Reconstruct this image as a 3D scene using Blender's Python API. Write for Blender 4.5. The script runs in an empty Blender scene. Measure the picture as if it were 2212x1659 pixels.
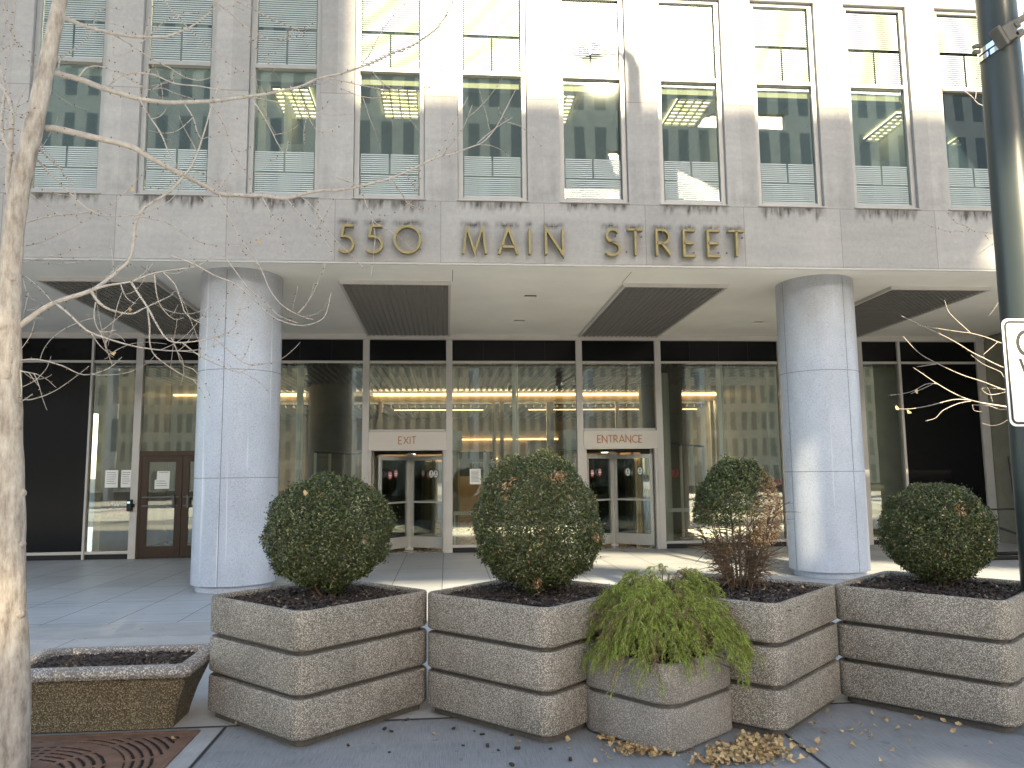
import bpy, math, random
import numpy as np
from mathutils import Vector, Matrix
rnd = random.Random(7); nr = np.random.RandomState(11)
SC = bpy.context.scene; COL = SC.collection
R = math.radians
# ------------------------------------------------------------------ camera
CF, CP, CYW, CR, CH = 1661.0, 0.114258, 0.085346, -0.010448, 1.7
def cam_rows():
    fwd = Vector((math.sin(CYW)*math.cos(CP), math.cos(CYW)*math.cos(CP), math.sin(CP)))
    right = Vector((math.cos(CYW), -math.sin(CYW), 0)); up = right.cross(fwd)
    return (math.cos(CR)*right+math.sin(CR)*up, -math.sin(CR)*right+math.cos(CR)*up, fwd)
RW, UW, FW = cam_rows()
cam = bpy.data.objects.new("camera", bpy.data.cameras.new("camera")); COL.objects.link(cam)
m3 = Matrix((RW, UW, -FW)).transposed()
cam.matrix_world = Matrix.Translation((0, 0, CH)) @ m3.to_4x4()
cam.data.sensor_width = 36; cam.data.lens = 36*CF/2212; cam.data.clip_start = 0.05; cam.data.clip_end = 3000
SC.camera = cam
def atY(px, py, Y):
    d = RW*((px-1106)/CF)+UW*((829.5-py)/CF)+FW
    return Vector((0, 0, CH))+d*(Y/d.y)
def atZ(px, py, z):
    d = RW*((px-1106)/CF)+UW*((829.5-py)/CF)+FW
    return Vector((0, 0, CH))+d*((z-CH)/d.z)
# ------------------------------------------------------------------ sky, sun, exposure
AX, AY, ST = 0.213, -0.977, 0.5315          # direction to the sun (plan), slope
SUN_EL = math.atan(ST)
w = bpy.data.worlds.new("World"); SC.world = w; w.use_nodes = True
nt = w.node_tree; bg = nt.nodes['Background']
sky = nt.nodes.new('ShaderNodeTexSky'); sky.sky_type = 'NISHITA'; sky.sun_disc = False
sky.sun_elevation = SUN_EL; sky.sun_rotation = math.atan2(AX, AY)
sky.air_density = 1.0; sky.dust_density = 1.0
wb = nt.nodes.new('ShaderNodeMix'); wb.data_type = 'RGBA'; wb.blend_type = 'MULTIPLY'; wb.inputs[0].default_value = 1
wb.inputs[7].default_value = (1.0, .92, .80, 1); nt.links.new(sky.outputs[0], wb.inputs[6]); nt.links.new(wb.outputs[2], bg.inputs[0]); bg.inputs[1].default_value = 0.14
sd = bpy.data.lights.new("sun", 'SUN'); sd.energy = 3.5; sd.angle = R(0.7); sd.color = (1.0, 0.84, 0.55)
so = bpy.data.objects.new("sun", sd); COL.objects.link(so)
so.rotation_euler = Vector((AX, AY, ST)).to_track_quat('Z', 'Y').to_euler(); so.location = (10, -30, 40)
SC.view_settings.view_transform = 'Standard'; SC.view_settings.look = 'None'
SC.view_settings.exposure = 2.55; SC.view_settings.gamma = 1.0
SC.cycles.max_bounces = 8; SC.cycles.transparent_max_bounces = 16
SC.cycles.caustics_reflective = False; SC.cycles.caustics_refractive = False
SC.cycles.sample_clamp_indirect = 8
# ------------------------------------------------------------------ material helpers
class NT:
    def __init__(s, name):
        s.m = bpy.data.materials.new(name); s.m.use_nodes = True; s.t = s.m.node_tree
        s.b = s.t.nodes['Principled BSDF']; s.out = s.t.nodes['Material Output']
        s.b.inputs['Specular IOR Level'].default_value = 0.3
    def n(s, ty, **kw):
        x = s.t.nodes.new('ShaderNode'+ty)
        for k, v in kw.items(): setattr(x, k, v)
        return x
    def set(s, sock, v):
        if hasattr(v, 'is_linked') or hasattr(v, 'links'): s.t.links.new(v, sock)
        else:
            if isinstance(v, (tuple, list)) and len(v) == 3 and sock.type == 'RGBA': v = (*v, 1)
            sock.default_value = v
    def inp(s, k, v): s.set(s.b.inputs[k], v)
    def math(s, op, a, b=0.0, c=0.0, clamp=False):
        x = s.n('Math', operation=op); x.use_clamp = clamp
        s.set(x.inputs[0], a); s.set(x.inputs[1], b)
        if len(x.inputs) > 2: s.set(x.inputs[2], c)
        return x.outputs[0]
    def mix(s, f, a, b, mode='MIX'):
        x = s.n('Mix', data_type='RGBA', blend_type=mode)
        s.set(x.inputs[0], f); s.set(x.inputs[6], a); s.set(x.inputs[7], b); return x.outputs[2]
    def pos(s, scale=(1, 1, 1), obj=False, off=(0, 0, 0)):
        if obj: o = s.n('TexCoord').outputs['Object']
        else: o = s.n('NewGeometry').outputs['Position']
        mp = s.n('Mapping'); mp.inputs['Scale'].default_value = scale; mp.inputs['Location'].default_value = off
        s.t.links.new(o, mp.inputs[0]); return mp.outputs[0]
    def xyz(s):
        x = s.n('SeparateXYZ'); s.t.links.new(s.n('NewGeometry').outputs['Position'], x.inputs[0]); return x.outputs
    def noise(s, vec, scale=5, detail=4, rough=.6):
        x = s.n('TexNoise'); s.set(x.inputs['Vector'], vec); x.inputs['Scale'].default_value = scale
        x.inputs['Detail'].default_value = detail; x.inputs['Roughness'].default_value = rough; return x.outputs[0]
    def ramp(s, f, pts, interp='LINEAR'):
        x = s.n('ValToRGB'); s.set(x.inputs[0], f); cr = x.color_ramp; cr.interpolation = interp
        while len(cr.elements) < len(pts): cr.elements.new(0.5)
        for e, (p, c) in zip(cr.elements, pts):
            e.position = p; e.color = (c, c, c, 1) if isinstance(c, (int, float)) else (*c, 1)
        return x.outputs[0]
    def bump(s, h, strength=.3, dist=.01):
        x = s.n('Bump'); s.set(x.inputs['Height'], h); x.inputs['Strength'].default_value = strength
        x.inputs['Distance'].default_value = dist; s.t.links.new(x.outputs[0], s.b.inputs['Normal'])
def slab_var(n, X, Y, px, ox, py, oy, c, amt):
    cb = n.n('CombineXYZ')
    n.set(cb.inputs[0], n.math('FLOOR', n.math('DIVIDE', n.math('SUBTRACT', X, ox), px))); n.set(cb.inputs[1], n.math('FLOOR', n.math('DIVIDE', n.math('SUBTRACT', Y, oy), py)))
    wn = n.n('TexWhiteNoise'); n.set(wn.inputs['Vector'], cb.outputs[0])
    return n.mix(1.0, c, n.ramp(wn.outputs[0], [(0, 1-amt), (1, 1+amt)]), 'MULTIPLY')
def simple(name, col, rough=.5, metal=0., spec=.3, var=0.12, scale=6, em=None, ems=0):
    n = NT(name)
    if var:
        f = n.noise(n.pos(), scale, 5)
        c0 = tuple(v*(1-var) for v in col); c1 = tuple(min(1, v*(1+var)) for v in col)
        n.inp('Base Color', n.ramp(f, [(.3, c0), (.7, c1)]))
        n.inp('Roughness', n.ramp(f, [(.3, max(0, rough-.08)), (.7, min(1, rough+.08))]))
    else:
        n.inp('Base Color', col); n.inp('Roughness', rough)
    n.inp('Metallic', metal); n.inp('Specular IOR Level', spec)
    if em: n.inp('Emission Color', em); n.inp('Emission Strength', ems)
    return n.m
def glass_mat(name, tint=(.8, .85, .8), refl=1.0, base=0.04, wav=0.0):
    n = NT(name); n.t.nodes.remove(n.b)
    tr = n.n('BsdfTransparent'); n.set(tr.inputs[0], tint)
    gl = n.n('BsdfGlossy'); gl.inputs['Roughness'].default_value = 0.015; n.set(gl.inputs[0], (.95, 1, .97))
    if wav:
        b = n.n('Bump'); n.set(b.inputs['Height'], n.noise(n.pos((1, 1, .5)), 1.3, 1)); b.inputs['Strength'].default_value = wav
        b.inputs['Distance'].default_value = .02; n.t.links.new(b.outputs[0], gl.inputs['Normal'])
    fr = n.n('Fresnel'); fr.inputs[0].default_value = 1.52
    f = n.math('MULTIPLY_ADD', fr.outputs[0], refl, base, clamp=True)
    mx = n.n('MixShader'); n.set(mx.inputs[0], f); n.t.links.new(tr.outputs[0], mx.inputs[1]); n.t.links.new(gl.outputs[0], mx.inputs[2])
    n.t.links.new(mx.outputs[0], n.out.inputs[0]); return n.m
M = {}
def line_mask(n, coord, period, off, wd):
    f = n.math('FRACT', n.math('DIVIDE', n.math('SUBTRACT', coord, off), period))
    d = n.math('ABSOLUTE', n.math('SUBTRACT', f, .5))
    return n.math('GREATER_THAN', d, .5-wd/period/2)
# limestone facade
n = NT('limestone'); X, Y, Z = n.xyz()
v = n.noise(n.pos((.35, .35, 2.6)), 2.2, 8, .65); v2 = n.noise(n.pos((1, 1, .35)), 1.1, 5, .6); v3 = n.noise(n.pos(), 14, 8, .75)
c = n.ramp(v, [(.28, (.27, .26, .26)), (.5, (.345, .333, .33)), (.72, (.42, .408, .395))])
c = n.mix(.55, c, n.ramp(v2, [(.3, (.275, .268, .272)), (.7, (.425, .41, .395))]))
c = n.mix(.22, c, n.ramp(v3, [(.3, .2), (.7, .5)]))
c = slab_var(n, X, Z, 1.552, -.085, 1.64, 4.1, c, .09)
st = n.n('Attribute', attribute_name='stain').outputs['Fac']
sn = n.noise(n.pos((26, 26, 2.5)), 1.0, 4, .7); sn2 = n.noise(n.pos((5, 5, 5)), 1.6, 5, .6)
sm = n.math('MULTIPLY', st, n.ramp(n.math('ADD', n.math('MULTIPLY', sn, .6), n.math('MULTIPLY', sn2, .4)), [(.30, 0.), (.52, 1.)]))
sm = n.math('MULTIPLY', sm, n.math('ADD', n.math('MULTIPLY', n.math('GREATER_THAN', st, .75), .2), .8))
c = n.mix(n.math('MINIMUM', n.math('MULTIPLY', sm, 1.15), .92), c, (.055, .05, .048))
j = n.math('MAXIMUM', n.math('MULTIPLY', line_mask(n, X, 1.552, -.085, .009), n.math('LESS_THAN', Z, 5.74)), n.math('LESS_THAN', n.math('ABSOLUTE', n.math('SUBTRACT', Z, 5.735)), .005))
j = n.math('MAXIMUM', j, n.math('LESS_THAN', n.math('ABSOLUTE', n.math('SUBTRACT', Z, 7.38)), .005))
j = n.math('MAXIMUM', j, n.math('LESS_THAN', n.math('ABSOLUTE', n.math('SUBTRACT', Z, 9.3)), .005))
c = n.mix(n.math('MULTIPLY', j, .6), c, (.12, .11, .10))
n.inp('Base Color', c); n.inp('Roughness', .75); n.bump(n.math('ADD', v3, n.math('MULTIPLY', j, -3)), .25, .004); M['stone'] = n.m
# granite columns
n = NT('granite'); X, Y, Z = n.xyz()
sp = n.noise(n.pos(), 55, 3, .7); big = n.noise(n.pos((1, 1, .6)), 2.2, 5, .6)
c = n.ramp(sp, [(.36, (.24, .265, .325)), (.47, (.40, .435, .51)), (.62, (.50, .545, .63))])
c = n.mix(.5, c, n.ramp(big, [(.35, (.37, .40, .47)), (.65, (.49, .53, .62))]))
strk = n.noise(n.pos((14, 14, .25)), 1.0, 2, .5)
sm = n.math('MULTIPLY', n.ramp(strk, [(.655, 0.), (.68, 1.)]), n.ramp(n.noise(n.pos((3, 3, .6)), .8, 2), [(.45, 0.), (.6, 1.)]))
c = n.mix(n.math('MULTIPLY', sm, .55), c, (.72, .74, .77))
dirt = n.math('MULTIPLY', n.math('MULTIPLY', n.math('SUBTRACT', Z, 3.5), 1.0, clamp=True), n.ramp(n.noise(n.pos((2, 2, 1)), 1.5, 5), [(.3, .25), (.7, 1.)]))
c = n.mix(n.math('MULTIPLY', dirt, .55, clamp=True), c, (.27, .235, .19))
n.inp('Base Color', c); n.inp('Roughness', .42); n.inp('Specular IOR Level', .4); M['granite'] = n.m
# exposed aggregate
def aggregate(name, cols, gap, scale=95, big=(.8, 1.12)):
    n = NT(name); p = n.pos(obj=False)
    vo = n.n('TexVoronoi'); n.set(vo.inputs['Vector'], p); vo.inputs['Scale'].default_value = scale; vo.feature = 'F1'
    bw = n.n('RGBToBW'); n.t.links.new(vo.outputs['Color'], bw.inputs[0])
    c = n.ramp(bw.outputs[0], cols)
    d = n.ramp(vo.outputs['Distance'], [(.42, 1.), (.62, 0.)])
    c = n.mix(d, gap, c)
    g = n.ramp(n.noise(p, 2.5, 6, .6), [(.3, big[0]), (.7, big[1])])
    c = n.mix(1.0, c, g, 'MULTIPLY')
    stn = n.ramp(n.noise(n.pos((4, 4, .8)), 1.3, 4, .6), [(.55, 0.), (.75, .35)])
    c = n.mix(stn, c, (.10, .085, .07))
    n.inp('Base Color', c); n.inp('Roughness', .8); n.bump(d, .9, .004); return n.m
M['agg'] = aggregate('exposed_aggregate', [(.14, (.11, .09, .075)), (.33, (.31, .28, .24)), (.55, (.43, .39, .34)), (.75, (.54, .50, .44)), (.92, (.70, .66, .60))], (.18, .16, .135), 150)
M['agg2'] = aggregate('fine_aggregate', [(.15, (.22, .20, .18)), (.5, (.35, .32, .295)), (.85, (.55, .51, .47))], (.22, .20, .18), 150)
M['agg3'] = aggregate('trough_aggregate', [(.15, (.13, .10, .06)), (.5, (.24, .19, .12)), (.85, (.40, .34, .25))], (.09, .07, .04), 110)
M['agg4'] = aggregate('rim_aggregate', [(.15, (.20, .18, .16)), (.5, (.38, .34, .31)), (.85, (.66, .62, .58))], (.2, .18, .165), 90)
n = NT('groove_shade_concrete'); c = n.ramp(n.noise(n.pos(), 40, 6, .7), [(.3, (.06, .055, .05)), (.7, (.115, .10, .085))]); n.inp('Base Color', c); n.inp('Roughness', .8); M['groove'] = n.m  # dark colour stands in for groove shade; reused behind grilles and downlights
# pavings
def paving(name, c0, c1, joints, brush=0, rough=.7, stretch=(1, 1, 1), jc=(.05, .05, .052)):
    n = NT(name); X, Y, Z = n.xyz()
    a = n.noise(n.pos(stretch), 3.0, 9, .7); b = n.noise(n.pos((1, 1, 1)), .7, 4, .6); f = n.noise(n.pos(), 45, 4, .7)
    t = n.math('ADD', n.math('ADD', n.math('MULTIPLY', a, .45), n.math('MULTIPLY', b, .3)), n.math('MULTIPLY', f, .25))
    c = n.ramp(t, [(.36, c0), (.64, c1)])
    if brush:
        br = n.noise(n.pos((170, 6, 1)), 1, 2, .6)
        c = n.mix(brush, c, n.ramp(br, [(.35, tuple(v*.72 for v in c0)), (.65, tuple(v*1.15 for v in c1))]))
    c = slab_var(n, X, Y, joints[0][1] if joints else 3.67, joints[0][2] if joints else -1.49, 1.5, 5.13, c, .08)
    sp_ = n.ramp(n.noise(n.pos(), 9, 2, .4), [(.70, 0.), (.74, .45)]); c = n.mix(sp_, c, tuple(v*.5 for v in c0))
    m = None
    for ax, per, off, wd in joints:
        k = line_mask(n, X if ax == 'x' else Y, per, off, wd); m = k if m is None else n.math('MAXIMUM', m, k)
    h = f
    if m is not None:
        c = n.mix(n.math('MULTIPLY', m, .85), c, jc); h = n.math('SUBTRACT', f, n.math('MULTIPLY', m, 3))
    n.inp('Base Color', c); n.inp('Roughness', rough); n.bump(h, .3, .003); return n.m
M['plaza'] = paving('plaza_stone', (.25, .265, .285), (.42, .435, .455), [('x', .768, -.07, .014), ('y', 1.5, 14.13, .012)], stretch=(.35, 4, 1), rough=.5)
M['band'] = paving('granite_band', (.27, .275, .28), (.42, .42, .42), [('x', 3.07, .7, .01)], rough=.6)
M['conc'] = paving('grey_paving', (.29, .285, .28), (.41, .405, .40), [('x', 1.536, .7, .01)], rough=.7)
M['walk'] = paving('sidewalk_concrete', (.155, .16, .17), (.265, .27, .28), [], brush=.3, rough=.65)
M['border'] = paving('border_concrete', (.25, .25, .25), (.38, .38, .375), [], brush=.15)
M['asphalt'] = paving('asphalt', (.035, .035, .037), (.07, .07, .07), [], rough=.85)
M['street'] = paving('concrete_street', (.50, .49, .47), (.60, .59, .57), [('x', 6, 0, .02), ('y', 5.2, 0, .02)], rough=.85)
M['joint'] = simple('joint_filler', (.035, .035, .035), .9)
M['soffit'] = simple('painted_soffit', (.80, .78, .72), .6, var=.05, scale=1.6)
M['alu'] = simple('painted_aluminium', (.50, .475, .45), .42, var=.05, scale=3)
M['aluframe'] = simple('window_aluminium', (.36, .355, .35), .4, metal=.3, var=.06)
M['signpanel'] = simple('sign_panel_enamel', (.56, .52, .47), .35, var=.03, scale=2)
M['bronze'] = simple('dark_bronze', (.05, .032, .022), .4, metal=.3, var=.1)
M['gold'] = simple('aged_brass', (.27, .225, .11), .5, metal=.35, var=.2, scale=9)
M['copper'] = simple('copper_letters', (.36, .19, .11), .45, metal=.3, var=.1)
M['black'] = simple('black_spandrel', (.006, .006, .007), .2, spec=.2, var=0)
M['blackmatte'] = simple('black_matte', (.012, .012, .013), .6, var=.1)
M['steel'] = simple('satin_steel', (.50, .49, .46), .35, metal=.15, var=.04)
M['chrome'] = simple('polished_steel', (.8, .8, .8), .12, metal=1., var=0)
M['mint'] = simple('pale_green_metal', (.68, .69, .66), .4, var=.04)
M['glass'] = glass_mat('lobby_glass', (.85, .87, .82), 1.2, .075, wav=.05)
M['glass2'] = glass_mat('office_glass', (.84, .87, .80), 1.5, .10, wav=.04)
M['clear'] = glass_mat('door_glass', (.86, .90, .87), 1.2, .07)
M['frit'] = simple('white_frit', (.46, .52, .53), .35, var=0)
M['spandrel'] = simple('grey_green_back_panel', (.05, .06, .052), .5, var=.06)
M['iwall'] = simple('beige_marble', (.52, .41, .27), .35, var=.22, scale=1.5)
M['iwall2'] = simple('grey_green_marble', (.26, .25, .20), .4, var=.2, scale=2)
M['ifloor'] = simple('lobby_floor', (.26, .24, .20), .25, spec=.5, var=.1)
M['iceil'] = simple('grey_ceiling', (.13, .135, .13), .6, var=.05)
M['slat'] = simple('ceiling_slat', (.21, .205, .19), .45, metal=.1, var=.05)
M['cove'] = simple('warm_lamp', (1, .8, .5), .5, var=0, em=(1, .66, .30), ems=.95)
M['lobbyfill'] = simple('lobby_fill_glow', (1, .8, .5), .5, var=0, em=(1, .78, .5), ems=6)  # glow of the added lobby fill only
M['troffer'] = simple('fluorescent_lens', (1, .95, .7), .5, var=0, em=(1, .86, .45), ems=1.1)
M['officewall'] = simple('office_wall', (.46, .46, .41), .7, var=.08)
M['officeceil'] = simple('office_ceiling', (.38, .38, .33), .8, var=.05)
M['paper'] = simple('white_paper', (.75, .75, .72), .7, var=.04)
M['ink'] = simple('printed_ink', (.06, .06, .06), .7, var=0)
M['red'] = simple('red_vinyl', (.32, .02, .025), .4, var=0)
M['white'] = simple('white_vinyl', (.78, .78, .76), .4, var=0)
M['orange'] = simple('orange_reflection', (.55, .10, .03), .5, var=0)
M['greenv'] = simple('green_vinyl', (.02, .20, .10), .4, var=0)
M['yellow'] = simple('yellow_print', (.62, .45, .06), .5, var=.1, scale=9)
M['poster'] = simple('mustard_poster', (.50, .35, .12), .5, var=.1, scale=9)
M['brownp'] = simple('brown_print', (.12, .08, .04), .6, var=0)
M['tv'] = simple('screen_glass', (.02, .022, .03), .1, spec=.5, var=0)
M['plastic'] = simple('black_plastic', (.015, .015, .018), .35, var=0)
M['lcd'] = simple('screen_lit', (.1, .2, .2), .3, var=0, em=(.3, .6, .6), ems=.35)
M['led'] = simple('green_led', (0, .5, .2), .3, var=0, em=(.05, 1, .3), ems=2)
M['poleg'] = simple('dark_green_grey_paint', (.033, .042, .042), .34, spec=.4, var=.06, scale=3)
M['bracket'] = simple('cast_bracket', (.13, .125, .115), .55, metal=.4, var=.15, scale=14)
M['signw'] = simple('sign_sheet', (.74, .75, .80), .35, var=.02)
M['signk'] = simple('sign_black', (.02, .02, .022), .4, var=0)
M['rust'] = simple('rusty_cast_iron', (.15, .088, .062), .7, metal=.1, var=.3, scale=12)
M['soil'] = simple('dark_soil', (.012, .010, .009), .95, var=.3, scale=30)
M['offw'] = simple('litter_white', (.7, .72, .7), .5, var=0)
def island_mat(name, pts, rough=.5, spec=.3, trans=0.0, attr=None, pts2=None):
    n = NT(name); ri = n.n('NewGeometry').outputs['Random Per Island']
    c = n.ramp(ri, pts)
    if attr: c = n.mix(n.n('Attribute', attribute_name=attr).outputs['Fac'], c, n.ramp(ri, pts2))
    n.inp('Base Color', c); n.inp('Roughness', rough); n.inp('Specular IOR Level', spec)
    if trans:
        tb = n.n('BsdfTranslucent'); n.set(tb.inputs[0], c); mx = n.n('MixShader'); mx.inputs[0].default_value = trans
        n.t.links.new(n.b.outputs[0], mx.inputs[1]); n.t.links.new(tb.outputs[0], mx.inputs[2]); n.t.links.new(mx.outputs[0], n.out.inputs[0])
    return n.m
BR = [(0, (.24, .12, .04)), (.5, (.44, .26, .12)), (1, (.60, .42, .28))]
M['box'] = island_mat('boxwood_leaf', [(0, (.018, .028, .007)), (.45, (.042, .060, .013)), (.8, (.088, .112, .028)), (1, (.26, .27, .12))], .38, .55, .2, 'brown', BR)
M['juni'] = island_mat('thread_cypress_leaf', [(0, (.11, .17, .028)), (.4, (.24, .33, .055)), (.8, (.38, .47, .09)), (1, (.52, .55, .17))], .5, .3, .3, 'brown', [(0, (.13, .085, .04)), (1, (.30, .20, .11))])
M['mulch'] = island_mat('bark_mulch', [(0, (.014, .010, .009)), (.6, (.045, .034, .031)), (.95, (.09, .072, .066)), (1, (.28, .22, .16))], .75, .3)
M['leaf'] = island_mat('ginkgo_leaf', [(0, (.26, .16, .07)), (.5, (.46, .32, .16)), (1, (.64, .49, .27))], .6, .3, .2)
M['twig'] = simple('brown_twig', (.13, .085, .055), .7, var=.2, scale=20)
n = NT('grey_bark'); p = n.pos((1, 1, .25))
a = n.noise(p, 26, 6, .7); b = n.noise(n.pos((1, 1, 1)), 9, 5, .65)
c = n.ramp(a, [(.34, (.13, .105, .088)), (.48, (.30, .26, .225)), (.66, (.47, .43, .385))])
c = n.mix(.3, c, n.ramp(b, [(.35, (.22, .19, .165)), (.65, (.52, .48, .43))]))
n.inp('Base Color', c); n.inp('Roughness', .85); n.bump(n.math('ADD', a, n.math('MULTIPLY', b, .5)), .9, .012); M['bark'] = n.m
M['bark2'] = simple('pale_branch_bark', (.38, .345, .31), .7, var=.22, scale=25)
M['bud'] = simple('dark_bud', (.12, .075, .05), .8, var=0)
# ------------------------------------------------------------------ mesh helpers
class MB:
    def __init__(s): s.v = []; s.f = []
    def add(s, vs, fs):
        k = len(s.v); s.v += [tuple(v) for v in vs]; s.f += [tuple(i+k for i in f) for f in fs]; return s
    def box(s, x0, x1, y0, y1, z0, z1, mat=None):
        vs = [(x, y, z) for x in (x0, x1) for y in (y0, y1) for z in (z0, z1)]
        if mat: vs = [mat @ Vector(v) for v in vs]
        return s.add(vs, [(0, 1, 3, 2), (4, 6, 7, 5), (0, 4, 5, 1), (2, 3, 7, 6), (0, 2, 6, 4), (1, 5, 7, 3)])
    def quad(s, a, b, c, d): return s.add([a, b, c, d], [(0, 1, 2, 3)])
    def cyl(s, cx, cy, r, z0, z1, n=32, r1=None, a0=0, a1=2*math.pi, caps=True):
        r1 = r if r1 is None else r1; vs = []
        for i in range(n):
            a = 2*math.pi*i/n; vs += [(cx+r*math.cos(a), cy+r*math.sin(a), z0), (cx+r1*math.cos(a), cy+r1*math.sin(a), z1)]
        fs = [(2*i, 2*((i+1) % n), 2*((i+1) % n)+1, 2*i+1) for i in range(n)]
        if caps: fs += [tuple(2*i for i in range(n))[::-1], tuple(2*i+1 for i in range(n))]
        return s.add(vs, fs)
    def tube(s, pts, rad, n=6, cap=True):
        pts = [Vector(p) for p in pts]
        if isinstance(rad, (int, float)): rad = [rad]*len(pts)
        vs = []; prev = None
        for i, p in enumerate(pts):
            d = (pts[min(i+1, len(pts)-1)]-pts[max(i-1, 0)])
            if d.length < 1e-9: d = Vector((0, 0, 1))
            d.normalize()
            u = prev if prev is not None else (Vector((1, 0, 0)) if abs(d.x) < .8 else Vector((0, 1, 0)))
            u = (u-d*u.dot(d)).normalized(); prev = u; v = d.cross(u)
            for k in range(n):
                a = 2*math.pi*k/n; vs.append(p+(u*math.cos(a)+v*math.sin(a))*rad[i])
        fs = [(i*n+k, i*n+(k+1) % n, (i+1)*n+(k+1) % n, (i+1)*n+k) for i in range(len(pts)-1) for k in range(n)]
        if cap: fs += [tuple(range(n))[::-1], tuple((len(pts)-1)*n+k for k in range(n))]
        return s.add(vs, fs)
    def build(s, name, mat, parent=None, smooth=False, bevel=0):
        me = bpy.data.meshes.new(name); me.from_pydata(s.v, [], s.f); me.update()
        if isinstance(mat, str): mat = M[mat]
        me.materials.append(mat)
        if smooth:
            me.shade_smooth()
        o = bpy.data.objects.new(name, me); COL.objects.link(o)
        if smooth == 'auto':
            md = o.modifiers.new('edge', 'EDGE_SPLIT'); md.split_angle = R(35)
        if bevel:
            md = o.modifiers.new('bevel', 'BEVEL'); md.width = bevel; md.segments = 2; md.limit_method = 'ANGLE'
        if parent is not None:
            o.parent = parent
            if parent.get('_world'): o.location = -parent.location
        return o
def tag(o, label=None, cat=None, group=None, kind=None):
    if label: o['label'] = label
    if cat: o['category'] = cat
    if group: o['group'] = group
    if kind: o['kind'] = kind
    return o
def empty(name, loc, label, cat, group=None, world=True, rz=0):
    o = bpy.data.objects.new(name, None); COL.objects.link(o); o.location = loc; o.rotation_euler = (0, 0, rz)
    o.empty_display_size = .2
    if world: o['_world'] = 1
    return tag(o, label, cat, group)
def arr_mesh(name, V, F, mat, parent=None, attr=None):
    """V (n,3) float, F (m,k) int arrays"""
    me = bpy.data.meshes.new(name); k = F.shape[1]
    me.vertices.add(len(V)); me.vertices.foreach_set('co', V.astype('f').ravel())
    me.loops.add(F.size); me.loops.foreach_set('vertex_index', F.astype('i').ravel())
    me.polygons.add(len(F)); me.polygons.foreach_set('loop_start', np.arange(0, F.size, k, dtype='i'))
    me.polygons.foreach_set('loop_total', np.full(len(F), k, dtype='i')); me.update(calc_edges=True)
    if attr:
        for an, vals in attr.items():
            a = me.attributes.new(an, 'FLOAT', 'POINT'); a.data.foreach_set('value', vals.astype('f'))
    me.materials.append(M[mat]); o = bpy.data.objects.new(name, me); COL.objects.link(o)
    if parent is not None:
        o.parent = parent
        if parent.get('_world'): o.location = -parent.location
    return o
def copy_tree(o, parent=None):
    c = o.copy(); COL.objects.link(c)
    if parent: c.parent = parent
    for ch in list(o.children): copy_tree(ch, c)
    return c
# ------------------------------------------------------------------ stroke lettering
def arc(cx, cy, rx, ry, a0, a1, n=14):
    return [(cx+rx*math.cos(R(a0+(a1-a0)*i/n)), cy+ry*math.sin(R(a0+(a1-a0)*i/n))) for i in range(n+1)]
LET = {
 'A': (.78, [[(0, 0), (.39, 1), (.78, 0)], [(.12, .27), (.66, .27)]]),
 'B': (.5, [[(.0, 0), (0, 1)], [(0, 1), (.22, 1)]+arc(.22, .76, .22, .24, 90, -90)+[(0, .52)], [(.0, .52), (.24, .52)]+arc(.24, .26, .26, .26, 90, -90)+[(0, 0)]]),
 'C': (.8, [arc(.5, .5, .48, .5, 50, 310, 20)]),
 'D': (.66, [[(0, 0), (0, 1), (.18, 1)]+arc(.18, .5, .48, .5, 90, -90, 16)+[(0, 0)]]),
 'E': (.46, [[(.46, 1), (0, 1), (0, 0), (.46, 0)], [(0, .5), (.4, .5)]]),
 'F': (.44, [[(.44, 1), (0, 1), (0, 0)], [(0, .52), (.38, .52)]]),
 'G': (.8, [arc(.5, .5, .48, .5, 50, 350, 20)+[(.97, .45), (.6, .45)]]),
 'H': (.62, [[(0, 0), (0, 1)], [(.62, 0), (.62, 1)], [(0, .5), (.62, .5)]]),
 'I': (.04, [[(.02, 0), (.02, 1)]]),
 'L': (.42, [[(0, 1), (0, 0), (.42, 0)]]),
 'M': (.92, [[(0, 0), (.14, 1), (.46, .05), (.78, 1), (.92, 0)]]),
 'N': (.68, [[(0, 0), (0, 1), (.68, 0), (.68, 1)]]),
 'O': (1.0, [arc(.5, .5, .49, .5, 0, 360, 32)]),
 'P': (.46, [[(0, 0), (0, 1), (.22, 1)]+arc(.22, .74, .24, .26, 90, -90)+[(0, .48)]]),
 'R': (.54, [[(0, 0), (0, 1), (.22, 1)]+arc(.22, .74, .25, .26, 90, -90)+[(0, .48)], [(.2, .48), (.54, 0)]]),
 'S': (.52, [arc(.29, .75, .2, .25, 30, 270, 12)+arc(.26, .25, .25, .25, 88, -145, 12)]),
 'T': (.6, [[(0, 1), (.6, 1)], [(.3, 1), (.3, 0)]]),
 'U': (.6, [[(0, 1), (0, .3)]+arc(.3, .3, .3, .3, 180, 360)+[(.6, 1)]]),
 'V': (.7, [[(0, 1), (.35, 0), (.7, 1)]]),
 'W': (1., [[(0, 1), (.25, 0), (.5, .95), (.75, 0), (1., 1)]]),
 'X': (.66, [[(0, 0), (.66, 1)], [(0, 1), (.66, 0)]]),
 'Y': (.6, [[(0, 1), (.3, .5), (.6, 1)], [(.3, .5), (.3, 0)]]),
 '5': (.58, [[(.55, 1), (.19, 1), (.12, .6)]+arc(.25, .3, .3, .3, 100, -140, 18)]),
 "'": (.05, [[(.02, 1), (.02, .8)]]),
}
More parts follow.
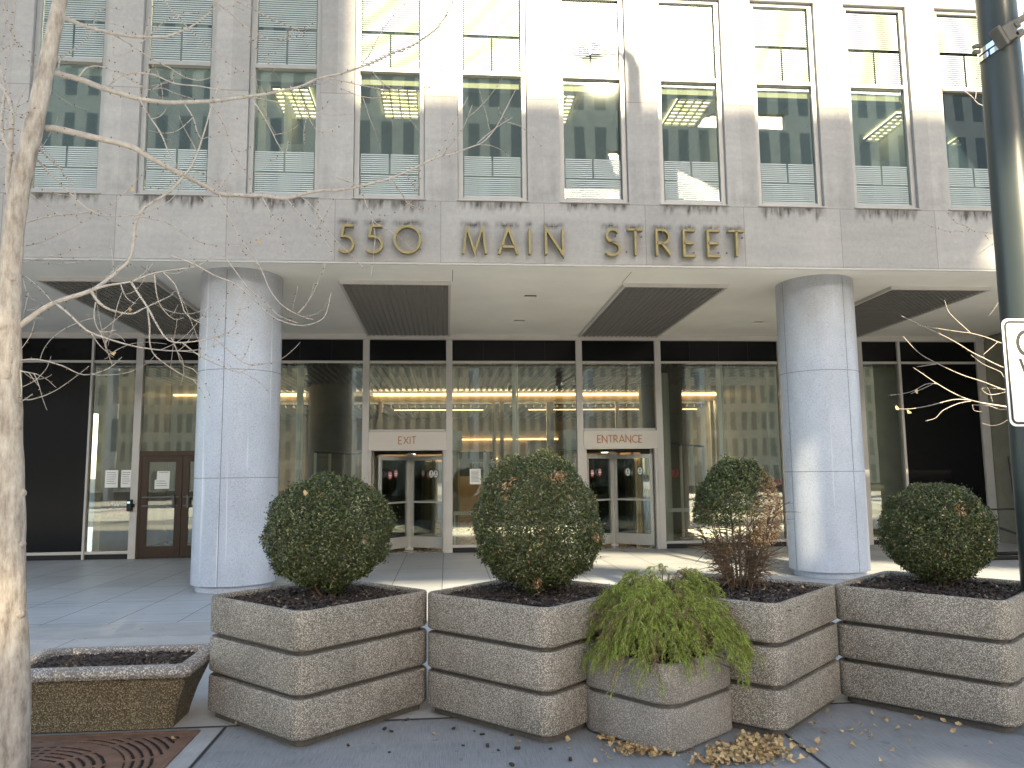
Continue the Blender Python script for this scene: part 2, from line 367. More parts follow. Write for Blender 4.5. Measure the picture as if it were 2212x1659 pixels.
def ribbon(mb, pts, w, d0, d1, T):
    """pts 2d (x,z) polyline; thickness w; y from d0 (front) to d1 (back); T maps (x,y,z) to world"""
    P = [Vector(p) for p in pts]; closed = (P[0]-P[-1]).length < 1e-4
    if closed: P = P[:-1]
    n = len(P); L = []; Rr = []
    for i in range(n):
        a = P[i-1] if (i > 0 or closed) else None; b = P[(i+1) % n] if (i < n-1 or closed) else None
        d1_ = (P[i]-a).normalized() if a is not None else None; d2_ = (b-P[i]).normalized() if b is not None else None
        if d1_ is None: d1_ = d2_
        if d2_ is None: d2_ = d1_
        n1 = Vector((-d1_.y, d1_.x)); n2 = Vector((-d2_.y, d2_.x)); mm = (n1+n2)
        if mm.length < 1e-6: mm = n1.copy()
        mm.normalize(); k = 1/max(.3, mm.dot(n1))
        L.append(P[i]+mm*w/2*k); Rr.append(P[i]-mm*w/2*k)
    vs = []
    for i in range(n):
        for q in (L[i], Rr[i]):
            vs += [T(q.x, d0, q.y), T(q.x, d1, q.y)]
    fs = []
    m = n if closed else n-1
    for i in range(m):
        a = 4*i; b = 4*((i+1) % n)
        fs += [(a, a+2, b+2, b), (a+1, b+1, b+3, a+3), (a, b, b+1, a+1), (a+2, a+3, b+3, b+2)]
    if not closed:
        e = 4*(n-1); fs += [(0, 1, 3, 2), (e, e+2, e+3, e+1)]
    mb.add(vs, fs)
def text_mb(mb, txt, x, z, h, w, d0, d1, gap=.22, space=.5, T=None, mirror=False, width=None):
    T = T or (lambda a, b, c: (a, b, c))
    tot = sum((LET[c][0] if c != ' ' else space)+gap for c in txt)-gap
    s = h if width is None else width/tot; cx = 0
    for c in txt:
        if c == ' ': cx += (space+gap)*s; continue
        wd, polys = LET[c]
        for pl in polys:
            pp = [((cx+a*s), b*h) for a, b in pl]
            if mirror: pp = [(tot*s-a, b) for a, b in pp]
            ribbon(mb, [(x+a, z+b) for a, b in pp], w, d0, d1, T)
        cx += (wd+gap)*s
    return tot*s
# ------------------------------------------------------------------ ground
def sheet(name, mat, x0, x1, y0, y1, z):
    mb = MB(); mb.quad((x0, y0, z), (x1, y0, z), (x1, y1, z), (x0, y1, z))
    return tag(mb.build(name, mat), kind='structure')
sheet('ground', 'asphalt', -600, 600, -600, 600, -.16)
sheet('street', 'street', -120, 120, -13, 2.6, -.13)
mb = MB(); mb.box(-120, 120, 2.6, 2.75, -.15, 0.0); tag(mb.build('kerb', 'border', bevel=.01), kind='structure')
mb = MB(); mb.box(-120, 120, 2.75, 5.62, -.15, -.001); tag(mb.build('sidewalk', 'walk'), kind='structure')
mb = MB(); mb.box(-120, 120, 5.62, 8.72, -.15, 0.0); tag(mb.build('pavement', 'conc'), kind='structure')
mb = MB(); mb.box(-120, 120, 8.72, 9.52, -.15, 0.002); tag(mb.build('pavement_band', 'band'), kind='structure')
mb = MB(); mb.box(-40, 40, 9.52, 16.9, -.15, 0.0); tag(mb.build('plaza', 'plaza'), kind='structure')
mb = MB(); mb.box(-120, 120, -22, -13, -.15, 0.0); tag(mb.build('opposite_sidewalk', 'conc'), kind='structure')
mb = MB(); z = .003
mb.quad((-120, 5.60, z), (120, 5.60, z), (120, 5.625, z), (-120, 5.625, z))
mb.quad((-1.505, 2.8, z), (-1.485, 2.8, z), (-1.485, 5.595, z), (-1.505, 5.595, z))
mb.quad((2.165, 2.8, z), (2.185, 2.8, z), (2.185, 5.595, z), (2.165, 5.595, z))
mb.quad((5.9, 2.8, z), (5.92, 2.8, z), (5.92, 5.595, z), (5.9, 5.595, z))
tag(mb.build('pavement_joints', 'joint'), kind='structure')
mb = MB(); mb.quad((-1.665, 3.5, .002), (-1.51, 3.5, .002), (-1.51, 5.59, .002), (-1.665, 5.59, .002)); tag(mb.build('pavement_border', 'border'), kind='structure')
# ------------------------------------------------------------------ office building
G = 16.85; F = 11.15
B = empty('office_building', (2.5, G, 0), 'pale stone office building with round columns and a glazed lobby, lettered 550 MAIN STREET', 'building')
WX = [-1.382+1.552*k for k in range(-5, 9)]; WW = 1.057; WZ0, WZM, WZM1, WZ1 = 5.765, 7.77, 7.835, 9.165
XL, XR = -12.0, 16.0
def grid_face(x0, x1, z0, z1, y, stepx=.03, stepz=.03):
    nx = max(1, int(round((x1-x0)/stepx))); nz = max(1, int(round((z1-z0)/stepz)))
    xs = np.linspace(x0, x1, nx+1); zs = np.linspace(z0, z1, nz+1)
    XX, ZZ = np.meshgrid(xs, zs, indexing='ij'); V = np.stack([XX.ravel(), np.full(XX.size, y), ZZ.ravel()], 1)
    i = np.arange(nx)[:, None]*(nz+1)+np.arange(nz)[None, :]; i = i.ravel()
    return V, np.stack([i, i+nz+1, i+nz+2, i+1], 1)
def sn(x, k): return (np.sin(x*k)+np.sin(x*k*2.3+1.7)+np.sin(x*k*5.1+.6))/3
def stain_fn(V):
    x, z = V[:, 0], V[:, 2]; s = np.zeros(len(V))
    # drips below the sills
    for wx in WX:
        u = (x-wx)/WW; sg_ = .72+.5*abs(math.sin(wx*3.7))
        inx = np.clip(np.minimum(u+.03, 1.03-u)*9, 0, 1)
        ln = .13+.07*sn(x+wx, 9)+.06*sn(x, 31)
        d = 5.74-z
        s = np.maximum(s, inx*np.clip((ln*sg_-d)/.08, 0, 1)*(d > -.005)*(.72+.28*sn(x, 17)))
    # smudges above and around letters
    for (a, b) in LETX:
        u = (x-(a+b)/2)/((b-a)/2+.05)
        top = np.clip(1-np.abs(u)**3, 0, 1)*np.clip(1-np.abs(z-(5.385+.02*sn(x, 11)))/.07, 0, 1)
        s = np.maximum(s, np.clip(top, 0, 1)*.95)
        body = np.clip(1.1-np.abs(u)**2, 0, 1)*np.clip(1-np.abs(z-5.13)/.33, 0, 1)
        s = np.maximum(s, body*.30)
    # pier edges low down
    for wx in WX:
        for sx, sg in ((wx+WW, 1), (wx, -1)):
            u = (x-sx)*sg
            e = np.exp(-((u-.10)/.055)**2)*np.clip((6.75-z)/.9, 0, 1)*(z > 5.75)*(.6+.4*sn(z+wx, 5))
            s = np.maximum(s, e*.33)
        u = (x-(wx+WW+.25))
        s = np.maximum(s, np.exp(-(u/.2)**2)*np.exp(-((z-5.86)/.09)**2)*.22)
    return np.clip(s, 0, 1)
def lx(px): return atY(713.2+px*.4216, 520, F-.09).x
LPX = [('5', 40, 125), ('5', 180, 272), ('O', 325, 468), ('M', 676, 804), ('A', 858, 965), ('I', 1017, 1027), ('N', 1099, 1197), ('S', 1406, 1487), ('T', 1518, 1608), ('R', 1666, 1750), ('E', 1805, 1875), ('E', 1928, 2002), ('T', 2033, 2127)]
LETX = [(lx(a), lx(b)) for _, a, b in LPX]
def facade_part(name, faces, extra=None):
    Vs = []; Fs = []; k = 0
    for a in faces:
        V, Fq = grid_face(*a); Vs.append(V); Fs.append(Fq+k); k += len(V)
    if extra:
        e = np.array(extra.v); Vs.append(e); Fs.append(np.array(extra.f)+k)
    V = np.concatenate(Vs); Fq = np.concatenate(Fs); s = stain_fn(V)
    if extra: s[-len(extra.v):] = 0
    return arr_mesh(name, V, Fq, 'stone', B, {'stain': s})
FZ = 4.80
mb = MB()   # reveals, underside, returns
mb.quad((XL, F, FZ), (XL, F+.35, FZ), (XR, F+.35, FZ), (XR, F, FZ))
mb.quad((XL, F, FZ), (XL, F, 14), (XL, G+8, 14), (XL, G+8, FZ)); mb.quad((XR, F, FZ), (XR, G+8, FZ), (XR, G+8, 14), (XR, F, 14))
mb.quad((XL, F, 14), (XR, F, 14), (XR, G+8, 14), (XL, G+8, 14))
D = .16
for wx in WX:
    a, b = wx, wx+WW
    mb.quad((a, F, WZ0), (a, F+D, WZ0), (a, F+D, WZ1), (a, F, WZ1)); mb.quad((b, F, WZ0), (b, F, WZ1), (b, F+D, WZ1), (b, F+D, WZ0))
    mb.quad((a, F, WZ1), (a, F+D, WZ1), (b, F+D, WZ1), (b, F, WZ1)); mb.quad((a, F, WZ0), (b, F, WZ0), (b, F+D, WZ0), (a, F+D, WZ0))
faces = [(XL, XR, FZ, WZ0, F)]
xs = [XL]+[v for wx in WX for v in (wx, wx+WW)]+[XR]
for i in range(0, len(xs), 2): faces.append((xs[i], xs[i+1], WZ0, WZ1, F))
faces.append((XL, XR, WZ1, 14.0, F, .5, .5))
facade_part('facade_wall', faces, mb)
mb = MB(); mb.box(XL, XR, F+.004, F+.03, FZ-.035, FZ-.004); mb.build('drip_edge', 'aluframe', B)
mb = MB(); mb.box(XL, XR, F+.035, F+.35, FZ-.02, FZ-.003); mb.build('soffit_trim', 'soffit', B)
# windows: frame > glass, frit, back_panel
fr = MB(); y0, y1 = F+.06, F+.16
def window_at(wx):
    a, b = wx+.004, wx+WW-.004; z0, z1 = WZ0+.003, WZ1-.003
    fr = MB()
    fr.box(a, a+.075, y0, y1, z0, z1); fr.box(b-.075, b, y0, y1, z0, z1)
    fr.box(a+.0755, b-.0755, y0, y1, z0, z0+.07); fr.box(a+.0755, b-.0755, y0, y1, z1-.06, z1); fr.box(a+.0755, b-.0755, y0-.02, y1, WZM, WZM1)
    fr.box(a-.02, b+.02, F-.02, F+.058, z0-.022, z0-.004)
    o = fr.build('window', 'aluframe', B, bevel=.004)
    gl = MB(); gl.box(a+.0755, b-.0755, F+.105, F+.11, z0+.071, WZM-.001); gl.box(a+.0755, b-.0755, F+.105, F+.11, WZM1+.001, z1-.061)
    gl.build('pane', 'glass2', o)
    ft = MB(); yy = F+.099; p = .0345; wd = .0175; ga, gb = a+.095, b-.095; mid = (ga+gb)/2
    z = 8.43+.03
    while z+wd < z1-.07: ft.box(ga, gb, yy, yy+.003, z, z+wd); z += p
    z = WZM1+.03
    while z+wd < 8.43-.01:
        ft.box(ga, mid-.014, yy, yy+.003, z, z+wd); ft.box(mid+.014, gb, yy, yy+.003, z, z+wd); z += p
    ft.build('frit_stripes', 'frit', o); ft = MB(); p = .0315; wd = .018; z = z0+.085
    while z+wd < 6.155: ft.box(ga, gb, yy, yy+.003, z, z+wd); z += p
    z = 6.185
    while z+wd < 6.50:
        ft.box(ga, mid-.014, yy, yy+.003, z, z+wd); ft.box(mid+.014, gb, yy, yy+.003, z, z+wd); z += p
    ft.build('frit_stripes', 'frit', o)
    bp = MB(); bp.box(a+.0755, b-.0755, F+.13, F+.15, WZM1+.002, z1-.062); bp.build('back_panel', 'spandrel', o)
for wx in WX: window_at(wx)
# offices behind: floor, ceiling, back wall, bulkhead
mb = MB(); mb.box(XL+.1, XR-.1, F+.4, G-1, 5.50, 5.56); mb.build('office_floor', 'officewall', B)
mb = MB(); mb.box(XL+.1, XR-.1, F+.17, G-1, 7.80, 7.86)
for k in range(40): mb.box(XL+.2+k*.7, XL+.215+k*.7, F+.2, G-1, 7.792, 7.7995)
mb.build('office_ceiling', 'officeceil', B)
mb = MB(); mb.box(XL+.1, XR-.1, F+.17, F+.30, 7.62, 7.795); mb.build('bulkhead', 'officewall', B)
mb = MB(); mb.box(XL+.1, XR-.1, G-1, G-.9, 5.56, 7.79)
for xx in (-4.9, -2.6, 1.55, 4.65, 8.0): mb.box(xx, xx+.06, F+.9, G-1.01, 5.57, 7.788)
mb.build('office_wall', 'officewall', B)
for xx in (9.15, -3.45):
    mb = MB(); mb.box(xx, xx+.55, F+.45, F+1.0, 5.57, 7.785); mb.build('office_pier', 'officewall', B)
for (px, py) in ((905, 250), (1500, 266), (690, 250), (2110, 310), (1222, 262), (1930, 300)):
    q = atZ(px, py, 7.79); mb = MB(); mb.box(q.x-.58, q.x, q.y-1.05, q.y, 7.765, 7.788); o = mb.build('office_lamp', 'troffer', B); mb = MB()
    for i in range(5): mb.box(q.x-.58+i*.142, q.x-.565+i*.142, q.y-1.05, q.y, 7.72, 7.764)
    for i in range(9): mb.box(q.x-.58, q.x, q.y-1.05+i*.13, q.y-1.038+i*.13, 7.722, 7.762)
    mb.build('lamp_louvre', 'slat', o)
mb = MB(); mb.box(-2.55, -2.2, F+.35, F+.6, 5.7, 6.72); mb.box(7.0, 7.45, F+.5, F+.52, 5.7, 6.75); mb.build('office_cabinet', 'officewall', B)
# soffit (slopes slightly down towards the glass)
SS = -.0161
def sz(y): return 4.735+SS*(y-G)
mb = MB()
def slab(x0, x1, y0, y1, dz=0, t=.03):
    mb.add([(x, y, sz(y)+dz+k) for x in (x0, x1) for y in (y0, y1) for k in (0, t)], [(0, 1, 3, 2), (4, 6, 7, 5), (0, 4, 5, 1), (2, 3, 7, 6), (0, 2, 6, 4), (1, 5, 7, 3)])
GR = [-11.05, -6.38, -1.73, 2.93, 7.60, 12.3]; GWD = 1.80; GY0, GY1 = 12.32, 16.78
HOLES = [(1.48, 13.3), (1.48, 15.36), (-3.15, 15.32), (6.5, 15.36), (-7.9, 15.3), (6.5, 13.3)]
xs = [XL]+[v for g in GR for v in (g, g+GWD)]+[XR]
slab(XL, XR, F+.35, GY0); slab(XL, XR, GY1, G+.1)
for i in range(0, len(xs), 2):
    a, b = xs[i], xs[i+1]
    hs = sorted([h for h in HOLES if a < h[0] < b], key=lambda h: h[1]); yy = GY0
    for hx, hy in hs:
        slab(a, b, yy, hy-.1); slab(a, hx-.11, hy-.1, hy+.1); slab(hx+.11, b, hy-.1, hy+.1); yy = hy+.1
    slab(a, b, yy, GY1)
mb.build('soffit', 'soffit', B)
mb = MB(); slab(XL, XR, F+.36, G, .5); mb.build('soffit_void', 'spandrel', B)
mb = MB()
for h in HOLES: slab(h[0]-.15, h[0]+.15, h[1]-.15, h[1]+.15, .10, .02)
mb.build('downlight', 'groove', B)
mb = MB()
for x_ in (.09, 2.90, -4.55): mb.add([(x, y, sz(y)-.002) for x in (x_, x_+.008) for y in (F+.35, GY0)], [(0, 1, 3, 2)])
mb.build('soffit_seam', 'joint', B)
for g in GR:
    mb = MB(); t = .05
    def bar(x0, x1, ya, yb, d0, d1): mb.add([(x, y, sz(y)+k) for x in (x0, x1) for y in (ya, yb) for k in (d0, d1)], [(0, 1, 3, 2), (4, 6, 7, 5), (0, 4, 5, 1), (2, 3, 7, 6), (0, 2, 6, 4), (1, 5, 7, 3)])
    bar(g, g+GWD, GY0, GY0+.04, -.06, .05); bar(g, g+GWD, GY1-.04, GY1, -.06, .05)
    bar(g, g+.04, GY0+.0405, GY1-.0405, -.06, .05); bar(g+GWD-.04, g+GWD, GY0+.0405, GY1-.0405, -.06, .05)
    o = mb.build('ceiling_grille', 'alu', B); mb = MB()
    nx = 17
    for i in range(1, nx): x = g+.04+i*(GWD-.08)/nx; bar(x-.006, x+.006, GY0+.041, GY1-.041, -.05, -.005)
    ny = 42
    for i in range(1, ny): y = GY0+.04+i*(GY1-GY0-.08)/ny; bar(g+.041, g+GWD-.041, y-.005, y+.005, -.047, -.008)
    mb.build('grille_mesh', 'slat', o)
    mb = MB(); bar(g+.041, g+GWD-.041, GY0+.041, GY1-.041, .10, .12)
    for i in range(4): bar(g+.1+i*.45, g+.3+i*.45, GY0+.3, GY1-.3, .0, .09)
    mb.build('grille_back', 'groove', o)
# columns
for k, cx in enumerate((-3.22, 6.18)):
    mb = MB(); mb.cyl(cx, 12.25, .615, .10, sz(12.25)+.02, 72, caps=False)
    o = mb.build('stone_column', 'granite', B, smooth=True)
    mb = MB(); mb.cyl(cx, 12.25, .55, 0, .10, 48, caps=False); mb.build('column_plinth', 'granite', o, smooth=True)
    mb = MB()
    for zz in (1.66, 3.27):
        for i in range(72):
            a0, a1 = 2*math.pi*i/72, 2*math.pi*(i+1)/72; r = .6175
            mb.quad(*[(cx+r*math.cos(a), 12.25+r*math.sin(a), z) for a, z in ((a0, zz-.003), (a1, zz-.003), (a1, zz+.003), (a0, zz+.003))])
    for da in ((-97, 1.8) if k == 0 else (-72, -168)):
        for za, zb in ((.1, 1.65), (1.67, 3.26), (3.28, 4.78)):
            a = R(da); e = .003/.6; r = .6175
            mb.quad(*[(cx+r*math.cos(q), 12.25+r*math.sin(q), z) for q, z in ((a-e, za), (a+e, za), (a+e, zb), (a-e, zb))])
    mb.build('column_joint', 'joint', o)
mb = MB(); mb.box(12.55, 13.2, F+1.0, G+.3, 0, 4.8); mb.build('side_wall', 'iwall2', B)
# ------------------------------------------------------------------ lobby glazing
ZB, ZT0, ZT1, ZS0, ZS1 = 4.617, 4.151, 4.10, .105, .164
def mull(x0, x1, z0=0, z1=ZB+.001, ya=G-.07, yb=G+.08, name='mullion'):
    mb = MB(); mb.box(x0, x1, ya, yb, z0, z1); return mb.build(name, 'alu', B, bevel=.004)
mb = MB(); mb.box(-9.8, 12.53, G-.09, G+.1, ZB, sz(G)); mb.build('head_beam', 'alu', B)
MUL = [(-9.1, -9.04), (-7.485, -7.44), (-6.57, -6.42), (-4.66, -4.53), (-1.815, -1.675), (-.01, .125), (2.87, 3.01), (4.66, 4.80), (7.53, 7.66), (9.39, 9.54), (10.40, 10.46), (12.33, 12.53)]
for a, b in MUL: mull(a, b)
bays = [(MUL[i][1], MUL[i+1][0]) for i in range(len(MUL)-1)]
kinds = ['black', 'black', 'pane', 'door', 'wide', 'rev', 'wide', 'rev', 'wide', 'back', 'stone', 'black']
kinds = ['black', 'pane', 'bdoor', 'wide', 'rev', 'wide', 'rev', 'wide', 'back', 'stone', 'black']
for (a, b), kd in zip(bays, kinds):
    a += .0005; b -= .0005
    mb = MB(); mb.box(a, b, G-.04, G+.04, ZT1, ZT0)
    mb.build('transom_rail', 'alu', B, bevel=.003)
    if kd not in ('rev', 'bdoor', 'back'): mb = MB(); mb.box(a, b, G-.04, G+.04, ZS0, ZS1); mb.build('sill_rail', 'alu', B, bevel=.003)
    mb = MB(); mb.box(a, b, G-.01, G+.02, ZT0+.0005, ZB-.0005); mb.build('spandrel_panel', 'black', B)
    if kd == 'wide':
        mb = MB()
        for i in range(4): mb.cyl(a+(b-a)*(i+.5)/4, 0, .008, 0, .006, 8)
        for i in range(1, 4): mb.box(a+(b-a)*i/4-.006, a+(b-a)*i/4+.006, G-.014, G-.0105, ZT0+.002, ZB-.002)
        mb2 = MB()
        for i in range(1, 4): mb2.box(a+(b-a)*i/4-.005, a+(b-a)*i/4+.005, G-.014, G-.0105, ZT0+.002, ZB-.002)
        mb2.build('panel_joint', 'blackmatte', B)
    if kd in ('pane', 'wide', 'stone', 'black'):
        mb = MB(); mb.box(a, b, G-.02, G+.03, 0, ZS0-.001); mb.build('base_plinth', 'blackmatte', B)
    if kd in ('pane', 'wide', 'stone'):
        mb = MB(); mb.box(a, b, G-.003, G+.003, ZS1+.0005, ZT1-.0005); mb.build('glass_panel', 'glass', B)
    if kd == 'black':
        mb = MB(); mb.box(a, b, G-.01, G+.02, ZS1+.0005, ZT1-.0005); mb.build('dark_panel', 'black', B)
    if kd == 'wide':
        c = (a+b)/2+.02
        mb = MB(); mb.box(c-.075, c+.015, G+.01, G+.09, ZS1, ZT1-.001); mb.box(c+.03, c+.06, G+.01, G+.07, ZS1, ZT1-.001); mb.build('glass_fin', 'mint', B)
        mb = MB(); mb.box(a+.02, c-.08, G+.02, G+.07, .79, .87); mb.box(c+.065, b-.02, G+.02, G+.07, .79, .87)
        mb.box(a+.03, a+.06, G+.02, G+.07, ZS1, .79); mb.build('rail_bar', 'mint', B)
    if kd == 'stone':
        mb = MB(); mb.box(a, b+.5, G+.6, G+.7, 0, ZT1); mb.build('inner_wall', 'iwall2', B)
# left black return so nothing is seen beyond the frame
mb = MB(); mb.box(-12, -9.85, G-.4, G+.1, 0, 4.76); mb.build('end_wall', 'iwall2', B)
# revolving doors
def stickers(par, T, items, y):
    """items: (kind, u, z) ; T(u, dy, z)"""
    def disc(r, mat, u, z, dy, rz=1.0, name='sticker'):
        mb = MB(); n_ = 24; mb.add([T(u, dy, z)]+[T(u+r*.85*math.cos(2*math.pi*i/n_), dy, z+r*rz*math.sin(2*math.pi*i/n_)) for i in range(n_)], [(0, i+1, (i+1) % n_+1) for i in range(n_)])
        return mb.build(name, mat, par)
    for kd, u, z in items:
        if kd == 'stopx' or kd == 'stopn':
            disc(.085, 'red', u, z, y, 1.15); mb = MB()
            mb.add([T(u-.055, y-.003, z-.018), T(u+.055, y-.003, z-.018), T(u+.055, y-.003, z+.018), T(u-.055, y-.003, z+.018)], [(0, 1, 2, 3)])
            text_mb(mb, 'DO NOT', u-.045, z+.032, .028, .006, y-.003, y-.002, T=T, width=.09)
            text_mb(mb, 'ENTER' if kd == 'stopn' else 'EXIT', u-.038, z-.058, .028, .006, y-.003, y-.002, T=T, width=.076)
            mb.build('sticker_print', 'white', par)
        else:
            ring = 'ink' if kd == 'exit' else 'greenv'
            disc(.09, ring, u, z, y, 1.1); disc(.074, 'white', u, z, y-.002, 1.1); mb = MB()
            mb.add([T(u-.010, y-.004, z-.01), T(u+.010, y-.004, z-.01), T(u+.010, y-.004, z+.03), T(u+.026, y-.004, z+.03), T(u, y-.004, z+.062), T(u-.026, y-.004, z+.03), T(u-.010, y-.004, z+.03)], [(0, 1, 2, 6), (6, 2, 3, 4, 5)])
            text_mb(mb, 'EXIT' if kd == 'exit' else 'ENTER', u-.034, z-.045, .022, .005, y-.004, y-.003, T=T, width=.068)
            mb.build('sticker_print', 'ink', par)
def rev_door(x0, x1, txt, tx0, tx1, rot, label, stk):
    cx = (x0+x1)/2; cy = G+.86; H0 = 2.19
    mb = MB(); mb.box(x0+.02, x1-.02, G-.06, G+.02, 2.60, 2.645); mb.build('lintel_ledge', 'alu', B, bevel=.004)
    mb = MB(); mb.box(x0+.0005, x1-.0005, G-.003, G+.003, 2.646, ZT1-.0005); mb.build('glass_panel', 'glass', B)
    mb = MB(); mb.box(x0+.001, x1-.001, G-.085, G+.04, H0, 2.595); sp = mb.build('sign_panel', 'signpanel', B, bevel=.004)
    tag(sp, 'beige panel lettered %s over the revolving door' % txt)
    mb = MB(); text_mb(mb, txt, tx0, 2.33, .155, .020, G-.098, G-.0855, gap=.2, width=tx1-tx0); mb.build('lettering', 'copper', sp)
    d = MB(); r = 1.2; N_ = 40
    for i in range(N_):   # drum fascia
        a0, a1 = 2*math.pi*i/N_, 2*math.pi*(i+1)/N_
        p = [(cx+r*math.cos(a), cy+.3+r*math.sin(a)) for a in (a0, a1)]
        if min(p[0][1], p[1][1]) < G+.1: continue
        d.quad((*p[0], 2.22), (*p[1], 2.22), (*p[1], 2.66), (*p[0], 2.66))
    dr = d.build('revolving_door', 'mint', B, smooth=True); tag(dr, label)
    mb = MB(); mb.box(x0+.0, x0+.06, G-.055, G+.06, 0, H0-.001); mb.box(x1-.06, x1, G-.055, G+.06, 0, H0-.001)
    mb.box(x0+.0, x0+.04, G+.061, G+.2, 0, H0-.001); mb.box(x1-.04, x1, G+.061, G+.2, 0, H0-.001); mb.build('door_jamb', 'alu', dr, bevel=.003)
    mb = MB(); mb.cyl(cx, cy+.3, 1.16, H0-.03, H0-.004, 48); mb.build('drum_ceiling', 'blackmatte', dr); mb = MB(); mb.cyl(cx, cy+.75, .10, H0-.045, H0-.031, 20); mb.build('drum_fill_lamp', 'troffer', dr)  # lamp in the drum is added to brighten the door interior
    for sd_ in (-1, 1):
        mb = MB()
        for i in range(N_):
            a0, a1 = 2*math.pi*i/N_, 2*math.pi*(i+1)/N_
            p = [(cx+1.15*math.cos(a), cy+.3+1.15*math.sin(a)) for a in (a0, a1)]
            am = (a0+a1)/2
            if min(p[0][1], p[1][1]) < G+.12 or abs(math.sin(am)) > .75 or math.cos(am)*sd_ < 0: continue
            mb.quad((*p[0], .02), (*p[1], .02), (*p[1], 2.2), (*p[0], 2.2))
        mb.build('drum_glass', 'clear', dr, smooth=True)
    mb = MB()
    for s in (-1, 1):
        for ay in (.75, -.75): mb.cyl(cx+s*1.16*math.cos(math.asin(.75)), cy+.3+ay*1.16, .03, 0, 2.2, 10)
    mb.cyl(cx, cy, .035, .0, H0-.03, 16); mb.box(cx-.09, cx+.09, cy-.05, cy+.05, H0-.1, H0-.05); mb.box(cx-.09, cx+.09, cy-.05, cy+.05, .0, .06); mb.build('door_post', 'steel', dr, smooth='auto')
    L = 1.06
    for k in range(4):
        a = R(-135+90*k+rot); u = Vector((math.cos(a), math.sin(a), 0)); v = Vector((-u.y, u.x, 0)); c0 = Vector((cx, cy, 0))
        if k >= 2: L2 = .95
        else: L2 = L
        def bx(mb, s0, s1, t, z0, z1):
            mb.add([c0+u*s+v*q+Vector((0, 0, z)) for s in (s0, s1) for q in (-t, t) for z in (z0, z1)], [(0, 1, 3, 2), (4, 6, 7, 5), (0, 4, 5, 1), (2, 3, 7, 6), (0, 2, 6, 4), (1, 5, 7, 3)])
        mb = MB(); bx(mb, .05, .12, .022, .06, H0-.11); bx(mb, L2-.07, L2, .022, .06, H0-.11); bx(mb, .1205, L2-.0705, .022, .06, .30); bx(mb, .1205, L2-.0705, .022, H0-.20, H0-.11)
        wg = mb.build('door_wing', 'steel', dr)
        mb = MB(); bx(mb, .1205, L2-.0705, .003, .3005, H0-.2005); mb.build('wing_glass', 'clear', wg)
        mb = MB(); bx(mb, .08, L2-.04, .035, 1.04, 1.075); mb.build('push_bar', 'steel', wg)
        if k in stk:
            sg = -1 if k == 0 else 1
            def T(uu, dy, zz, u=u, v=v, k=k, c0=c0):
                s = (L2-uu) if k == 0 else uu
                side = v if v.y < 0 else -v
                p = c0+u*s+side*(.008-dy); return (p.x, p.y, zz)
            stickers(dr, T, stk[k], 0)
rev_door(-1.675, -.01, 'EXIT', atY(861, 950, G-.09).x, atY(899, 950, G-.09).x, 10, 'revolving exit door with do not enter stickers', {0: [('stopn', .36, 1.66), ('stopn', .56, 1.70)], 1: [('exit', .62, 1.68), ('exit', .74, 1.68)]})
rev_door(3.01, 4.66, 'ENTRANCE', atY(1291, 950, G-.09).x, atY(1387, 950, G-.09).x, 0, 'revolving entrance door with green entry sticker', {0: [('stopx', .22, 1.66), ('stopx', .52, 1.68)], 1: [('in', .42, 1.68), ('in', .74, 1.70)]})
# bronze double doors
for (xa, xb) in ((-6.42, -4.66), (7.66, 9.39)):
    mb = MB(); mb.box(xa, xb, G-.05, G+.05, 2.12, 2.22); mb.box(xa, xa+.05, G-.05, G+.05, 0, 2.12); mb.box(xb-.05, xb, G-.05, G+.05, 0, 2.12); mb.box(xa, xb, G-.03, G+.03, ZS0, ZS0+.001)
    dd = mb.build('double_door', 'bronze', B, bevel=.003); tag(dd, 'dark bronze double door with glass leaves and pull handles')
    mb = MB(); mb.box(xa+.0005, xb-.0005, G-.003, G+.003, 2.2205, ZT1-.0005); mb.build('glass_panel', 'glass', B)
    xm = (xa+xb)/2
    for (p, q, hs) in ((xa+.052, xm-.004, 1), (xm+.004, xb-.052, -1)):
        mb = MB(); t = .135; mb.box(p, p+t, G-.04, G+.02, .012, 2.117); mb.box(q-t, q, G-.04, G+.02, .012, 2.117); mb.box(p+t, q-t, G-.04, G+.02, .012, .25); mb.box(p+t, q-t, G-.04, G+.02, 1.99, 2.117)
        lf = mb.build('door_leaf', 'bronze', dd, bevel=.003)
        mb = MB(); mb.box(p+t, q-t, G-.012, G-.006, .2505, 1.9895); mb.build('leaf_glass', 'glass', lf)
        hx = (q-.14) if hs > 0 else (p+.14)
        mb = MB(); mb.box(hx-.018, hx+.018, G-.12, G-.09, 1.03, 1.30)
        for zz in (1.08, 1.26): mb.box(p+.04, q-.04, G-.075, G-.0405, zz-.013, zz+.013)
        mb.box(hx-.03, hx+.03, G-.09, G-.0755, 1.07, 1.27); mb.build('pull_handle', 'bracket', lf)
# card reader
mb = MB(); mb.box(-6.60, -6.50, G-.16, G-.071, .98, 1.22); mb.box(-6.62, -6.46, G-.12, G-.09, 1.06, 1.13); cr = mb.build('intercom_box', 'plastic', B, bevel=.012)
mb = MB(); mb.box(-6.585, -6.53, G-.164, G-.1605, 1.14, 1.18); mb.build('display', 'lcd', cr)
